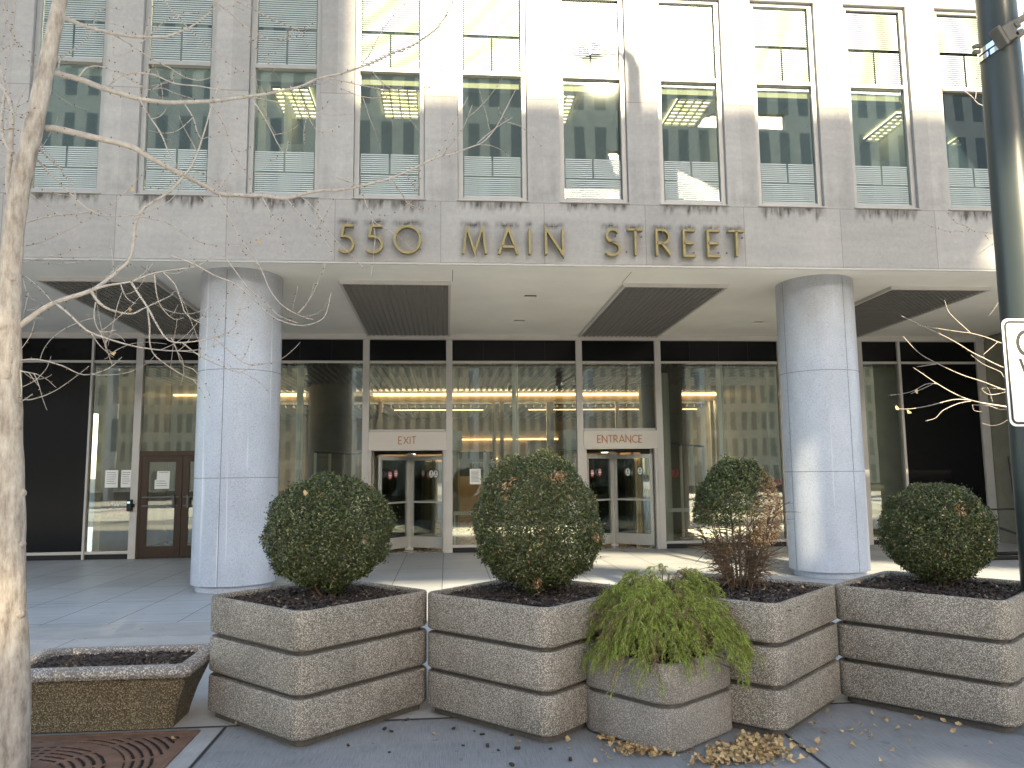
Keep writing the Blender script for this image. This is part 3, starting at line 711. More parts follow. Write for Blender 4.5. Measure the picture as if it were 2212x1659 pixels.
# ------------------------------------------------------------------ lobby interior
mb = MB(); mb.box(XL, 13.2, G+.12, 31, -.05, .003); mb.build('lobby_floor', 'ifloor', B)
mb = MB(); mb.box(XL, XR, G+.12, G+.3, 4.31, 14); mb.box(XL, XR, 31.01, 31.3, 0, 4.8); mb.build('rear_wall', 'stone', B)
mb = MB(); mb.box(XL, 13.2, G+.12, 24.2, 4.22, 4.3); mb.box(XL, 13.2, 24.2, 31, 3.85, 4.3); mb.build('lobby_ceiling', 'iceil', B)
mb = MB()
x = -8.
while x < 12.5: mb.box(x, x+.035, G+.72, 23.2, 4.12, 4.215); x += .17
x = -8.
while x < 12.5: mb.box(x, x+.035, 24.3, 30.5, 3.76, 3.845); x += .25
mb.build('ceiling_slats', 'slat', B)
mb = MB(); mb.box(XL, 13.2, 30.5, 31, 0, 3.85); mb.box(-7.44, -7.3, G+.3, 30.5, 0, 4.2); mb.box(13.21, 13.35, G-.5, 31, 0, 4.3); mb.build('lobby_wall', 'iwall', B)
mb = MB(); mb.box(-8.3, -4.9, 21.0, 21.2, 0, 4.2); mb.build('partition_wall', 'iwall2', B)
mb = MB(); mb.box(8.4, 8.6, G+.2, 26, 0, 4.2); mb.box(8.0, 12.3, 18.6, 18.7, 0, 4.2); mb.build('partition_wall', 'iwall2', B)
for cx in (-3.22, 6.18):
    mb = MB(); mb.cyl(cx, 21.8, .62, 0, 4.2, 48, caps=False); mb.build('inner_column', 'iwall2', B, smooth=True)
mb = MB(); mb.cyl(5.32, 18.6, .17, 0, 4.1, 24, caps=False); mb.build('slim_column', 'paper', B, smooth=True)
mb = MB()
mb.box(-2.2, 9.8, 23.25, 23.33, 4.02, 4.10); mb.box(-8.2, -4.2, 23.25, 23.33, 4.02, 4.10)
for a, b in ((-1.7, 1.2), (2.7, 9)): mb.box(a, b, 25.2, 25.3, 3.74, 3.76)
mb.box(-2.2, 9.4, 30.40, 30.45, 2.98, 3.02); mb.box(-3, 2.0, 30.38, 30.45, 2.22, 2.26); mb.box(6.6, 8.4, 30.38, 30.45, 2.22, 2.26)
mb.box(-7.2, -3.9, 20.9, 20.99, 3.8, 3.84)
mb.build('cove_lamp', 'cove', B)
mb = MB(); mb.box(-7.2, 9.6, 23.50, 23.72, 3.93, 3.96); mb.build('hidden_fill_lamp', 'lobbyfill', B)  # added fill, hidden behind the beam to brighten the lobby
mb = MB(); mb.box(-8.2, 9.8, 23.36, 23.46, 3.86, 4.02)
for xx in (-2.05, 1.38, 1.62, 3.05, 5.2, 8.2): mb.box(xx, xx+(.11 if xx != 3.05 else .22), 23.34, 23.44, 0, 3.86)
mb.build('inner_frame', 'iwall', B)
mb = MB()
for xx in (-3.0, -.9, 1.9, 4.2): mb.box(xx, xx+.9, 28.5, 28.6, .0, 2.1)
mb.box(3.1, 4.8, 29.5, 29.7, 2.1, 2.9); mb.build('lobby_shelving', 'iwall2', B)
# glazed security screens (sloping rails with posts)
def screen(x0, y0, x1, y1, n_, h, label):
    t = empty('glass_screen', (x0, y0, 0), label, 'screen', 'glazed screens standing in the lobby')
    mb = MB(); d = Vector((x1-x0, y1-y0, 0))
    for i in range(n_+1):
        p = Vector((x0, y0, 0))+d*(i/n_); mb.box(p.x-.03, p.x+.03, p.y-.03, p.y+.03, 0, h)
    mb.build('post', 'mint', t)
    mb = MB(); mb.tube([(x0, y0, h+.02), (x1, y1, h+.02)], .03, 8); mb.build('top_rail', 'blackmatte', t)
    mb = MB(); mb.quad((x0, y0, .1), (x1, y1, .1), (x1, y1, h), (x0, y0, h)); mb.build('glass_pane', 'clear', t)
screen(1.25, 22.8, .95, 19.4, 5, 2.2, 'glazed lobby screen with pale posts behind the middle glass bay')
screen(5.0, 18.3, 7.2, 21.2, 4, 2.35, 'glazed lobby screen with pale posts right of the entrance door')
screen(-3.1, 18.6, -2.1, 21.0, 4, 2.2, 'glazed lobby screen with pale posts left of the exit door')
t = empty('wall_screen', (.75, 30.2, 1.5), 'black television screen on the lobby wall behind the middle bay', 'television')
mb = MB(); mb.box(.05, 1.5, 25.2, 25.28, 1.62, 2.35); mb.build('screen_panel', 'tv', t)
mb = MB(); mb.box(.02, 1.53, 25.285, 25.33, 1.59, 2.38); mb.build('screen_housing', 'plastic', t)
def notice(x, y, z, w_, h_, label, lines=6):
    t = empty('paper_notice', (x, y, z), label, 'notice', 'paper notices on the glass')
    mb = MB(); mb.box(x-w_/2, x+w_/2, y-.002, y, z, z+h_); mb.build('sheet', 'paper', t)
    mb = MB()
    for i in range(lines):
        zz = z+h_*(.86-.75*i/lines); mb.box(x-w_*.38, x+w_*(.38-.2*rnd.random()), y-.0035, y-.0025, zz-.004, zz+.004)
    mb.build('print_lines', 'ink', t)
notice(.62, G-.012, 1.45, .24, .33, 'white printed notice on the glass right of the exit door', 9)
notice(-6.98, G-.012, 1.47, .26, .36, 'left white notice on the glass beside the dark panels')
notice(-6.68, G-.012, 1.47, .22, .36, 'right white notice on the glass beside the intercom mullion')
notice(-5.93, G-.022, 1.62, .26, .18, 'small blank notice on the left bronze door, above another', 1)
notice(-5.95, G-.030, 1.43, .30, .19, 'small notice with three text lines on the left bronze door', 3)
t = empty('lobby_poster', (-.6, 24.5, 0), 'mustard poster board with dark shapes seen through the exit door', 'poster')
mb = MB(); mb.box(-1.62, -.55, 22.4, 22.45, .1, 2.1); mb.build('board', 'poster', t)
mb = MB()
for i in range(26):
    x = rnd.uniform(-1.55, -.65); z = rnd.uniform(.2, 1.95); a = rnd.choice((0, 45, -45, 90)); l = rnd.uniform(.05, .2); ww = rnd.uniform(.02, .06)
    c, s = math.cos(R(a)), math.sin(R(a)); x = max(-1.45, min(-.75, x))
    mb.add([(x+c*p*l-s*q*ww, 22.395, z+s*p*l+c*q*ww) for p, q in ((-.5, -1), (.5, -1), (.5, 1), (-.5, 1))], [(0, 1, 2, 3)])
mb.build('print_shapes', 'brownp', t)
t = empty('charter_sign', (.9, 22, 1.6), 'yellow sign lettered CHARTERS FREEDO beside the lobby notice', 'sign')
mb = MB(); mb.box(.72, 1.35, 21.96, 22.0, 1.55, 2.0); mb.build('sign_board', 'yellow', t)
mb = MB(); text_mb(mb, 'CHARTERS', .75, 1.82, .13, .025, 21.95, 21.958, width=.52); text_mb(mb, 'FREEDO', .87, 1.63, .13, .025, 21.95, 21.958, width=.42); mb.build('lettering', 'ink', t)
# reflection of shop lettering, put in as solid mirrored letters inside the glass
t = empty('shop_reflection', (-6.9, 17.25, .6), 'reflection of white and orange shop lettering, put in as letters behind the left glass', 'lettering')
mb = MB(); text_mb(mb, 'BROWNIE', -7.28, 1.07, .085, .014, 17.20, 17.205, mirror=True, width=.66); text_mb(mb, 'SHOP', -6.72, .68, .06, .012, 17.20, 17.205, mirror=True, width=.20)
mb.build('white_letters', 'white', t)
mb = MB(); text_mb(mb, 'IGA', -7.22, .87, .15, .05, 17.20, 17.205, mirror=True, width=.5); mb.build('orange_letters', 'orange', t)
# prohibition stickers on the right hand glass
for (px, py, lab) in ((1458, 1022, 'round red prohibition sticker low on the glass right of the entrance door'), (1680, 1042, 'round red prohibition sticker on the glass beside the right column')):
    q = atY(px, py, G-.02); mb = MB(); r = .075
    ring = [(q.x+r*math.cos(R(i*15)), q.z+r*math.sin(R(i*15))) for i in range(25)]
    ribbon(mb, ring, .014, G-.010, G-.006, lambda a, b, c: (a, b, c)); ribbon(mb, [(q.x-.05, q.z+.05), (q.x+.05, q.z-.05)], .012, G-.010, G-.006, lambda a, b, c: (a, b, c))
    o = mb.build('sticker', 'red'); tag(o, lab, 'sticker', 'prohibition stickers')
# ------------------------------------------------------------------ address letters
ZL = 4.905
for (ch, a, b), (xa, xb) in zip(LPX, LETX):
    h = .430; wd, polys = LET[ch]; sw = .034; yf = F-.12; yb = F-.03
    mb = MB(); cyy = atY(713.2+(a+b)/2*.4216, 300, 1)
    base = atY(713.2+(a+b)/2*.4216, 449.9+.4216*(228+(a/2127)*24), F-.12).z+sw/2
    for pl in polys:
        xs_ = [p[0] for p_ in polys for p in p_]; mn, mx_ = min(xs_), max(xs_); span = max(mx_-mn, .001)
        sx = (xb-xa-sw)/span if ch != 'I' else 0
        pts = [((xa+sw/2+(p[0]-mn)*sx) if ch != 'I' else (xa+xb)/2, base+p[1]*(h-sw)) for p in pl]
        ribbon(mb, pts, sw, yf, yb, lambda p, q, r_: (p, q, r_))
    o = mb.build('letter', 'gold', B); tag(o, 'brass letter %s of the address on the fascia' % ch if ch != '5' else 'brass figure 5 of the address on the fascia')
    mb = MB()
    for zz in (.08, .32):
        pt = polys[0][0 if zz < .2 else min(1, len(polys[0])-1)]
        xx = (xa+sw/2+(pt[0]-mn)*sx) if ch != 'I' else (xa+xb)/2
        mb.box(xx-.008, xx+.008, yb, F-.001, base+zz-.008, base+zz+.008)
    mb.build('letter_pin', 'bracket', o)
# ------------------------------------------------------------------ added sun mask: block pierced so sun lands only where wanted
DB = 22.0
def proj_occ(x, y, z): s = (y+DB)/(-AY); return (x+AX*s, z+ST*s)
strip = [(2.4, 14.3, 0), (3.9, 13.15, 0), (6.6, 11.85, 0), (8.5, 10.8, 0), (11.5, 9.5, 0), (12.6, 10.1, 0), (9.75, 12.6, 0), (8.15, 13.8, 0), (6.68, 14.85, 0), (4.9, 15.95, 0), (1.3, 17.1, 0)]
patch = [(2.3, 4.0, 0), (2.86, 4.68, 0), (3.36, 4.66, 0), (3.0, 4.0, 0)]
fasc = [(8.3, F, 4.9), (14, F, 4.9), (14, F, 5.9), (8.9, F, 5.7)]
HP = [[proj_occ(*p) for p in q] for q in (strip, patch, fasc)]
tk = [(-2.515, .6, .075), (-2.595, 1.5, .07), (-2.655, 2.5, .055), (-2.672, 3.2, .05), (-2.62, 3.7, .045)]
HP.append([proj_occ(a-r_, 4.86, b) for a, b, r_ in tk]+[proj_occ(a+r_, 4.86, b) for a, b, r_ in tk[::-1]])
HP.append([(-100, -1), (120, -1), (120, 14.2), (-100, 14.2)])
HP.append([(-70, 14.1), (-1.2, 14.1), (-1.2, 16.6), (-70, 16.6)]); HP.append([(12.1, 14.1), (90, 14.1), (90, 16.6), (12.1, 16.6)])
HP.append([(6.4, 17.0), (12.25, 17.0), (12.25, 18.9), (6.4, 18.9)])
cb = proj_occ(6.18, 12.25, 0)[0]
def inside(poly, x, y):
    c = False; n_ = len(poly)
    for i in range(n_):
        x1, y1 = poly[i]; x2, y2 = poly[(i+1) % n_]
        if (y1 > y) != (y2 > y) and x < (x2-x1)*(y-y1)/(y2-y1)+x1: c = not c
    return c
OB = empty('sun_mask_block', (10, -DB, 0), 'added sun mask across the street, pierced to place the sun patches, seen only mirrored in the glass', 'building')
n = NT('sun_mask_facade'); X, Y, Z = n.xyz()
wmask = n.math('MULTIPLY', n.math('LESS_THAN', n.math('FRACT', n.math('DIVIDE', X, 1.3)), .5), n.math('LESS_THAN', n.math('FRACT', n.math('DIVIDE', Z, 3.4)), .68))
c = n.mix(wmask, n.ramp(n.noise(n.pos(), 1.5, 6), [(.3, (.42, .42, .40)), (.7, (.54, .53, .50))]), (.20, .22, .23))
n.inp('Base Color', c); n.inp('Roughness', n.math('SUBTRACT', .7, n.math('MULTIPLY', wmask, .5))); M['opp'] = n.m
mb = MB(); cell = .1; x0, x1 = -120., 140.; ztop = 25.45
row = 0.
while row < ztop-.01:
    h = min(cell, ztop-row); zc = row+h/2; run = None; x = x0
    active = [p for p in HP if min(q[1] for q in p) < zc < max(q[1] for q in p)]
    if not active: mb.box(x0, x1, -DB-.4, -DB, row, row+h)
    else:
        while x < x1-.01:
            xc = x+cell/2; hole = any(inside(p, xc, zc) for p in active)
            if hole and abs(xc-cb) < .58 and inside(HP[0], xc, zc): hole = False
            if hole:
                if run is not None: mb.box(run, x, -DB-.4, -DB, row, row+h); run = None
            elif run is None: run = x
            x += cell
        if run is not None: mb.box(run, x1, -DB-.4, -DB, row, row+h)
    row += h
mb.build('sun_mask_wall', 'opp', OB)
for k in range(26):
    mb = MB(); mb.cyl(-100+k*8.5, -DB-.5, .35, -.15, 14.2, 16); mb.build('sun_mask_column', 'opp', OB, smooth='auto')  # pilotis added under the raised sun mask
tx = proj_occ(-1.25, F, 7)[0]
mb = MB(); mb.box(-60, tx, -DB-10, -DB-.5, 25.5, 62); mb.box(22.5, 38, -DB-10, -DB-.5, 31, 62); mb.box(38.01, 90, -DB-10, -DB-.5, 18, 62); mb.build('sky_mask_tower', 'opp', OB)  # added towers: shade the left facade and cut down the skylight
mb = MB(); mb.box(-300, 320, -70, -62, -.2, 20.5); o = mb.build('reflection_backdrop', 'opp'); tag(o, 'long low backdrop added far behind the sun mask to keep sky out of the glass reflections', 'building')  # added backdrop, hides the sky from the lobby glass
# ------------------------------------------------------------------ planters
def rrect(s, r, n_=7):
    h = s/2; pts = []
    for cx, cy, a0 in ((h-r, h-r, 0), (-h+r, h-r, 90), (-h+r, -h+r, 180), (h-r, -h+r, 270)):
        for i in range(n_+1): a = R(a0+90*i/n_); pts.append((cx+r*math.cos(a), cy+r*math.sin(a)))
    return pts
def loft(mb, rings, close_top=False, close_bot=False):
    n_ = len(rings[0]); vs = [p for rg in rings for p in rg]
    fs = [(i*n_+k, i*n_+(k+1) % n_, (i+1)*n_+(k+1) % n_, (i+1)*n_+k) for i in range(len(rings)-1) for k in range(n_)]
    if close_bot: fs.append(tuple(range(n_))[::-1])
    if close_top: fs.append(tuple((len(rings)-1)*n_+k for k in range(n_)))
    mb.add(vs, fs)
def planter(name, loc, rz, side, rad, tiers, label, group, inset=.048, wall=.042, mat='agg'):
    t = empty(name, loc, label, 'planter', group, world=False, rz=rz)
    def ring(d, z): return [(x, y, z) for x, y in rrect(side-2*d, max(.02, rad-d))]
    z = 0; 
    for k, (z0, z1) in enumerate(tiers):
        mb = MB(); b = .012; top = k == len(tiers)-1
        rings = [ring(inset, z0), ring(b, z0), ring(.003, z0+b*.6), ring(0, z0+b*1.3), ring(0, z1-b*1.3), ring(.003, z1-b*.6), ring(b, z1)]
        if top: rings += [ring(wall-b, z1), ring(wall, z1-b), ring(wall, z1-.14)]
        else: rings += [ring(inset, z1)]
        loft(mb, rings); mb.build('planter_tier', mat, t, smooth='auto')
    mb = MB(); zt = tiers[-1][0]; loft(mb, [ring(inset+.004, 0), ring(inset+.004, zt+.01)]); mb.build('planter_core', 'groove', t, smooth='auto')
    return t
PT = [(.05, .292), (.322, .559), (.589, .838)]
GP = 'large square planters set cornerwise in a row'
p0 = planter('stone_planter', (-.92, 5.87, 0), R(45), 1.155, .105, PT, 'large tiered aggregate planter at the left end of the row, round boxwood in it', GP)
PL = [(-.92, 5.87, 45), (.635, 5.77, 45), (2.125, 5.71, 44), (3.665, 5.60, 40)]
for (x, y, a), lb in zip(PL[1:], ('large tiered aggregate planter with the tallest boxwood, left of the small planter', 'large tiered aggregate planter with the half bare shrub, behind the small planter', 'large tiered aggregate planter at the right end of the row beside the pole')):
    c = copy_tree(p0); c.location = (x, y, 0); c.rotation_euler = (0, 0, R(a)); c['label'] = lb
sp_ = planter('stone_planter', (1.40, 5.225, 0), R(38), .765, .15, [(.012, .262), (.288, .525)], 'small two tier planter with rounded corners in front of the row', None, mat='agg2', inset=.03)
# mulch
def chips(name, poly_fn, z0, count, label, size=(.02, .05), mound=.03, center=(0, 0), ext=.5, base=True):
    P = []
    while len(P) < count:
        x, y = nr.uniform(-ext, ext), nr.uniform(-ext, ext)
        if poly_fn(x, y): P.append((x, y))
    P = np.array(P); n_ = len(P)
    r = np.hypot(P[:, 0], P[:, 1]); z = z0+mound*(1-r/ext)+nr.uniform(0, .022, n_)
    C = np.stack([P[:, 0]+center[0], P[:, 1]+center[1], z], 1)
    a = nr.uniform(0, 6.283, n_); tl = nr.normal(0, .35, n_); l = nr.uniform(size[0], size[1], n_)/2; w_ = nr.uniform(.3, .55, n_)*l; rl = nr.normal(0, .5, n_)
    u = np.stack([np.cos(a)*np.cos(tl), np.sin(a)*np.cos(tl), np.sin(tl)], 1); v = np.stack([-np.sin(a)*np.cos(rl), np.cos(a)*np.cos(rl), np.sin(rl)], 1)
    nn = np.cross(u, v)*.004
    l = l[:, None]; w_ = w_[:, None]
    k1, k2 = nr.uniform(.5, 1, (n_, 1)), nr.uniform(.5, 1, (n_, 1))
    tops = [C-u*l-v*w_*k1, C+u*l*k2-v*w_, C+u*l+v*w_*k2, C-u*l*k1+v*w_]
    V = np.concatenate([np.stack([t_+nn for t_ in tops], 1), np.stack([t_-nn for t_ in tops], 1)], 1).reshape(-1, 3)
    q = np.array([[0, 1, 2, 3], [7, 6, 5, 4], [0, 4, 5, 1], [1, 5, 6, 2], [2, 6, 7, 3], [3, 7, 4, 0]])
    Fq = (np.arange(n_)[:, None, None]*8+q[None]).reshape(-1, 4)
    if base:
        g = np.linspace(-ext, ext, 13); vb = []; fb = []
        k0 = len(V)
        for i in range(13):
            for j_ in range(13):
                rr = math.hypot(g[i], g[j_]); vb.append((g[i]+center[0], g[j_]+center[1], z0-.004+mound*max(0, 1-rr/ext)))
        for i in range(12):
            for j_ in range(12):
                cxm = (g[i]+g[i+1])/2; cym = (g[j_]+g[j_+1])/2
                if poly_fn(cxm*1.0, cym*1.0): fb.append([k0+i*13+j_, k0+(i+1)*13+j_, k0+(i+1)*13+j_+1, k0+i*13+j_+1])
        V = np.concatenate([V, np.array(vb)]); Fq = np.concatenate([Fq, np.array(fb)])
    o = arr_mesh(name, V, Fq, 'mulch'); return tag(o, label, 'mulch', kind='stuff')
for (x, y, a), lb in zip(PL, ('under the round boxwood at the left', 'under the tallest boxwood', 'under the half bare shrub', 'under the flattened boxwood at the right')):
    ca, sa = math.cos(R(-a)), math.sin(R(-a))
    fn = lambda px, py, ca=ca, sa=sa: abs(px*ca-py*sa) < .525 and abs(px*sa+py*ca) < .525
    chips('mulch', fn, .785, 3400, 'dark bark mulch filling the planter '+lb, center=(x, y), ext=.72)
chips('mulch', lambda a, b: a*a+b*b < .34**2, .46, 500, 'brown leaf litter and bark inside the small planter', center=(1.415, 5.235), ext=.36)
# low trough planter
t = empty('trough_planter', (-2.35, 5.95, 0), 'low flared brown concrete trough filled with bark beside the tree grate', 'planter')
def rect(x0, x1, y0_, y1_, z): 
    c_ = .03
    return [(x0+c_, y0_, z), (x1-c_, y0_, z), (x1, y0_+c_, z), (x1, y1_-c_, z), (x1-c_, y1_, z), (x0+c_, y1_, z), (x0, y1_-c_, z), (x0, y0_+c_, z)]
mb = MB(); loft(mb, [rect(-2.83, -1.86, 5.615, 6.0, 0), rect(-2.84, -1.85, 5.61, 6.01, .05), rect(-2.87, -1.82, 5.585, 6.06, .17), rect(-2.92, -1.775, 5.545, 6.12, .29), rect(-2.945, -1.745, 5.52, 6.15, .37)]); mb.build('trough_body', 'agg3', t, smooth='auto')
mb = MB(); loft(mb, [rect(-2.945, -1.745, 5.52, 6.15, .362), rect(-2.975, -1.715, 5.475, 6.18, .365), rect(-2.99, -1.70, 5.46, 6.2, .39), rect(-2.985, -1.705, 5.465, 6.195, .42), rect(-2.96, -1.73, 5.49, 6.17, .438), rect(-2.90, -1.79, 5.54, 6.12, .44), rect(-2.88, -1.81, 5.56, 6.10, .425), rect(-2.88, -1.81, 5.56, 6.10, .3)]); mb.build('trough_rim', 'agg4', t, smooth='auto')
chips('mulch', lambda a, b: abs(a) < .53 and abs(b) < .265, .375, 2300, 'dark bark mulch filling the low trough', center=(-2.345, 5.83), ext=.55, mound=.02)
# ------------------------------------------------------------------ shrubs
def leaf_cloud(C, Nrm, size, asp=.5, jit=.9):
    n_ = len(C); d = Nrm+nr.normal(0, jit, (n_, 3)); d /= np.linalg.norm(d, axis=1)[:, None]
    t_ = nr.normal(0, 1, (n_, 3)); u = np.cross(d, t_); u /= np.linalg.norm(u, axis=1)[:, None]; v = np.cross(d, u)
    l = (size*nr.uniform(.7, 1.25, n_))[:, None]; w_ = l*asp
    V = np.stack([C-u*l*.5, C+v*w_*.5-d*w_*.12, C+u*l*.5, C-v*w_*.5-d*w_*.12, C+d*w_*.12], 1).reshape(-1, 3)
    q = np.array([[0, 4, 1], [1, 4, 2], [2, 4, 3], [3, 4, 0]]); return V, (np.arange(n_)[:, None, None]*5+q[None]).reshape(-1, 3)
def bush(c, z0, z1, r, zmax, label, count=30000, brown=None, keep=None, seed=0, stems=14, flat=1.0, bare=False):
    count = int(count*1.4)
    t = empty('boxwood_shrub', (c[0], c[1], .78), label, 'shrub', 'clipped boxwood shrubs in the planters')
    H = z1-z0; cz = z0+zmax*H
    th = nr.uniform(0, 6.283, count); u_ = nr.uniform(-1, 1, count); s_ = np.sqrt(1-u_*u_)
    dirs = np.stack([s_*np.cos(th), s_*np.sin(th), u_], 1)
    lump = 1+.048*(np.sin(dirs[:, 0]*7+seed)*np.sin(dirs[:, 1]*6+seed*2)+np.sin(dirs[:, 2]*8+seed*3)*np.sin(dirs[:, 0]*11))+.018*np.sin(dirs[:, 1]*19+seed)*np.sin(dirs[:, 2]*17)
    rad = 1-np.abs(nr.exponential(.07, count)); rad = np.clip(rad, .35, 1)*lump+nr.normal(0, .014, count)+(nr.uniform(0, 1, count) < .04)*nr.uniform(0, .09, count)
    zs = np.where(dirs[:, 2] > 0, (z1-cz), (cz-z0))
    sq = flat
    P = np.stack([c[0]+dirs[:, 0]*r*rad, c[1]+dirs[:, 1]*r*rad, cz+np.sign(dirs[:, 2])*np.abs(dirs[:, 2])**sq*zs*rad], 1)
    m = np.ones(count, bool)
    if keep is not None: m = keep(P, dirs)
    P = P[m]; dirs = dirs[m]; b = np.zeros(len(P))
    if brown is not None: b = brown(P, dirs)
    V, Fq = leaf_cloud(P, dirs*.8+np.array([0, 0, .3]), .020, .52)
    arr_mesh('foliage', V, Fq, 'box', t, {'brown': np.repeat(b, 5)})
    mb = MB()
    for i in range(stems):
        a = 6.283*i/stems+rnd.uniform(-.2, .2); rr = r*rnd.uniform(.3, .85); zz = z0+H*(rnd.uniform(.3, .8) if not bare else rnd.uniform(.08, .75)); rr = rr if not bare else r*rnd.uniform(.35, 1.0)
        p0 = Vector((c[0]+.04*math.cos(a), c[1]+.04*math.sin(a), .77)); p3 = Vector((c[0]+rr*math.cos(a), c[1]+rr*math.sin(a), zz))
        p1 = p0.lerp(p3, .35)+Vector((0, 0, -.02)); p2 = p0.lerp(p3, .7)+Vector((0, 0, -.03))
        mb.tube([p0, p1, p2, p3], [.013, .009, .006, .003] if not bare else [.0075, .0055, .004, .002], 5)
        for k in range(8 if not bare else 26):
            s = rnd.uniform(.25, .95); q = p0.lerp(p3, s); dd = Vector((rnd.gauss(0, 1)+math.cos(a), rnd.gauss(0, 1)+math.sin(a), rnd.gauss(.3, .6))).normalized()*rnd.uniform(.06, .17 if not bare else .2)
            mb.tube([q, q+dd*.5+Vector((0, 0, .01)), q+dd], [.004, .003, .0015], 3, cap=False)
    mb.build('stems', 'twig', t); return t
def fac(P, k, th): return np.clip((np.sin(P[:, 0]*k[0]+k[3])+np.sin(P[:, 1]*k[1]+k[4])+np.sin(P[:, 2]*k[2]+k[5])-th)*3, 0, 1)
def pepper(b, p): return np.maximum(b, (nr.uniform(0, 1, len(b)) < p)*1.)
bush((-.865, 5.86), .86, 1.70, .455, .52, 'dense round boxwood ball in the leftmost planter, one dry leaf on top', brown=lambda P, d: pepper(fac(P, (21, 17, 19, 1, 2, 3), 2.75), .005), seed=1)
bush((.665, 5.77), .85, 1.85, .475, .42, 'tallest egg shaped boxwood with brown tips, in front of the middle glass bay', count=34000, brown=lambda P, d: pepper(np.maximum(fac(P, (17, 23, 15, .5, 1, 2), 2.3), fac(P, (29, 11, 21, 2, 4, 1), 2.5)), .02), seed=2)
def keep3(P, d):
    x = P[:, 0]-2.2; z = P[:, 2]; k = nr.uniform(0, 1, len(P))
    top = (z > 1.48-.1*(x < 0)+.10*(x > .05))|((x < -.08) & (z > 1.30) & (k < .7))
    side = (z > 1.15) & (x > -.02) & (k < .20)
    return (top & (k < .95))|side|((z > 1.1) & (k < .035))
bush((2.19, 5.72), .92, 1.785, .315, .55, 'half bare boxwood with green top and brown twiggy right side', count=32000, keep=keep3, brown=lambda P, d: np.clip(((P[:, 0]-2.22)*5+(1.60-P[:, 2])*3.2)-.15, 0, 1)*(nr.uniform(0, 1, len(P)) < .85), seed=3, stems=30, bare=True)
bush((3.70, 5.62), .86, 1.585, .385, .50, 'flattened olive green boxwood in the rightmost planter', count=26000, brown=lambda P, d: pepper(fac(P, (15, 17, 13, 3, .2, 2), 2.5), .02), seed=4, flat=.9)
# thread-leaf cypress
t = empty('thread_cypress', (1.415, 5.235, .46), 'bright green weeping thread cypress spilling over the small planter', 'shrub')
mb = MB(); TV = []; TF = []; TB = []; kk = 0
def thread(p, d, L, wd, br):
    global kk
    n_ = 4; p = Vector(p); d = Vector(d).normalized(); side = d.cross(Vector((rnd.gauss(0, 1), rnd.gauss(0, 1), rnd.gauss(0, 1)))).normalized()
    for i in range(n_):
        ww = wd*(1-.7*i/(n_-1)); TV.extend([tuple(p-side*ww), tuple(p+side*ww)]); TB.extend([br, br])
        if i < n_-1: TF.append((kk+2*i, kk+2*i+1, kk+2*i+3, kk+2*i+2))
        d = (d+Vector((0, 0, -.28))).normalized(); p = p+d*(L/(n_-1))
    kk += 2*n_
for i in range(780):
    a = rnd.uniform(0, 6.283) if i % 4 else rnd.uniform(3.6, 5.8); q_ = rnd.random()**.55 if i % 4 else rnd.uniform(.6, 1.0)
    ex = .60 if math.cos(a) > 0 else .52
    up = .47*math.sqrt(max(0, 1-q_**2.2))*(1+.12*math.sin(3*a+1)+.1*math.sin(5*a))
    top = Vector((1.43+q_*ex*math.cos(a)*.92, 5.22+q_*math.sin(a)*.46, .50+up+rnd.uniform(-.10, .03)))
    root = Vector((1.415+.05*math.cos(a), 5.235+.05*math.sin(a), .48))
    if i % 2 == 0:
        mb.tube([root, root.lerp(top, .5)+Vector((0, 0, .10*(1-q_*.5))), top], [.006, .004, .0025], 4, cap=False)
    out = Vector((math.cos(a), math.sin(a)*.8, 0)); L = rnd.uniform(.06, .15)
    if q_ > .7 and rnd.random() < .5: L *= 1.8
    p = top.copy(); d = (out*(.3+q_)+Vector((rnd.gauss(0, .35), rnd.gauss(0, .35), .35))).normalized(); pts = [p.copy()]; steps = 8
    br0 = 1.0 if rnd.random() < .09 else 0.0
    for s_ in range(steps):
        d = (d+Vector((rnd.gauss(0, .13), rnd.gauss(0, .13), -.30))).normalized(); p = p+d*(L/steps); pts.append(p.copy())
        for q in range(2):
            bd = (d*.7+Vector((rnd.gauss(0, .7), rnd.gauss(0, .7), rnd.gauss(.0, .5)))).normalized(); bp = p-d*rnd.uniform(0, L/steps); bl = rnd.uniform(.02, .05)
            for q2 in range(8):
                f_ = q2/8; bb = bp+bd*bl*f_+Vector((0, 0, -.012*f_*f_))
                thread(bb, bd+Vector((rnd.gauss(0, .55), rnd.gauss(0, .55), rnd.gauss(-.3, .4))), rnd.uniform(.012, .03), .0013, br0 if rnd.random() < .94 else 1.)
    mb.tube(pts, [.0024]*5+[.0016]*4, 3, cap=False)
for i in range(160):
    a = rnd.uniform(0, 6.283); rr = rnd.uniform(.15, .5); p = Vector((1.42+rr*math.cos(a), 5.22+rr*math.sin(a)*.85, rnd.uniform(.5, .85)))
    pts = [p]; d = Vector((rnd.gauss(0, 1), rnd.gauss(0, 1), rnd.gauss(0, .5))).normalized()
    for s in range(5): d = (d+Vector((rnd.gauss(0, .3), rnd.gauss(0, .3), -.1))).normalized(); pts.append(pts[-1]+d*.035)
    mb.tube(pts, [.003, .003, .0025, .002, .0015, .001], 3, cap=False)
arr_mesh('foliage', np.array(TV), np.array(TF), 'juni', t, {'brown': np.array(TB)})
mb.build('stems', 'twig', t)
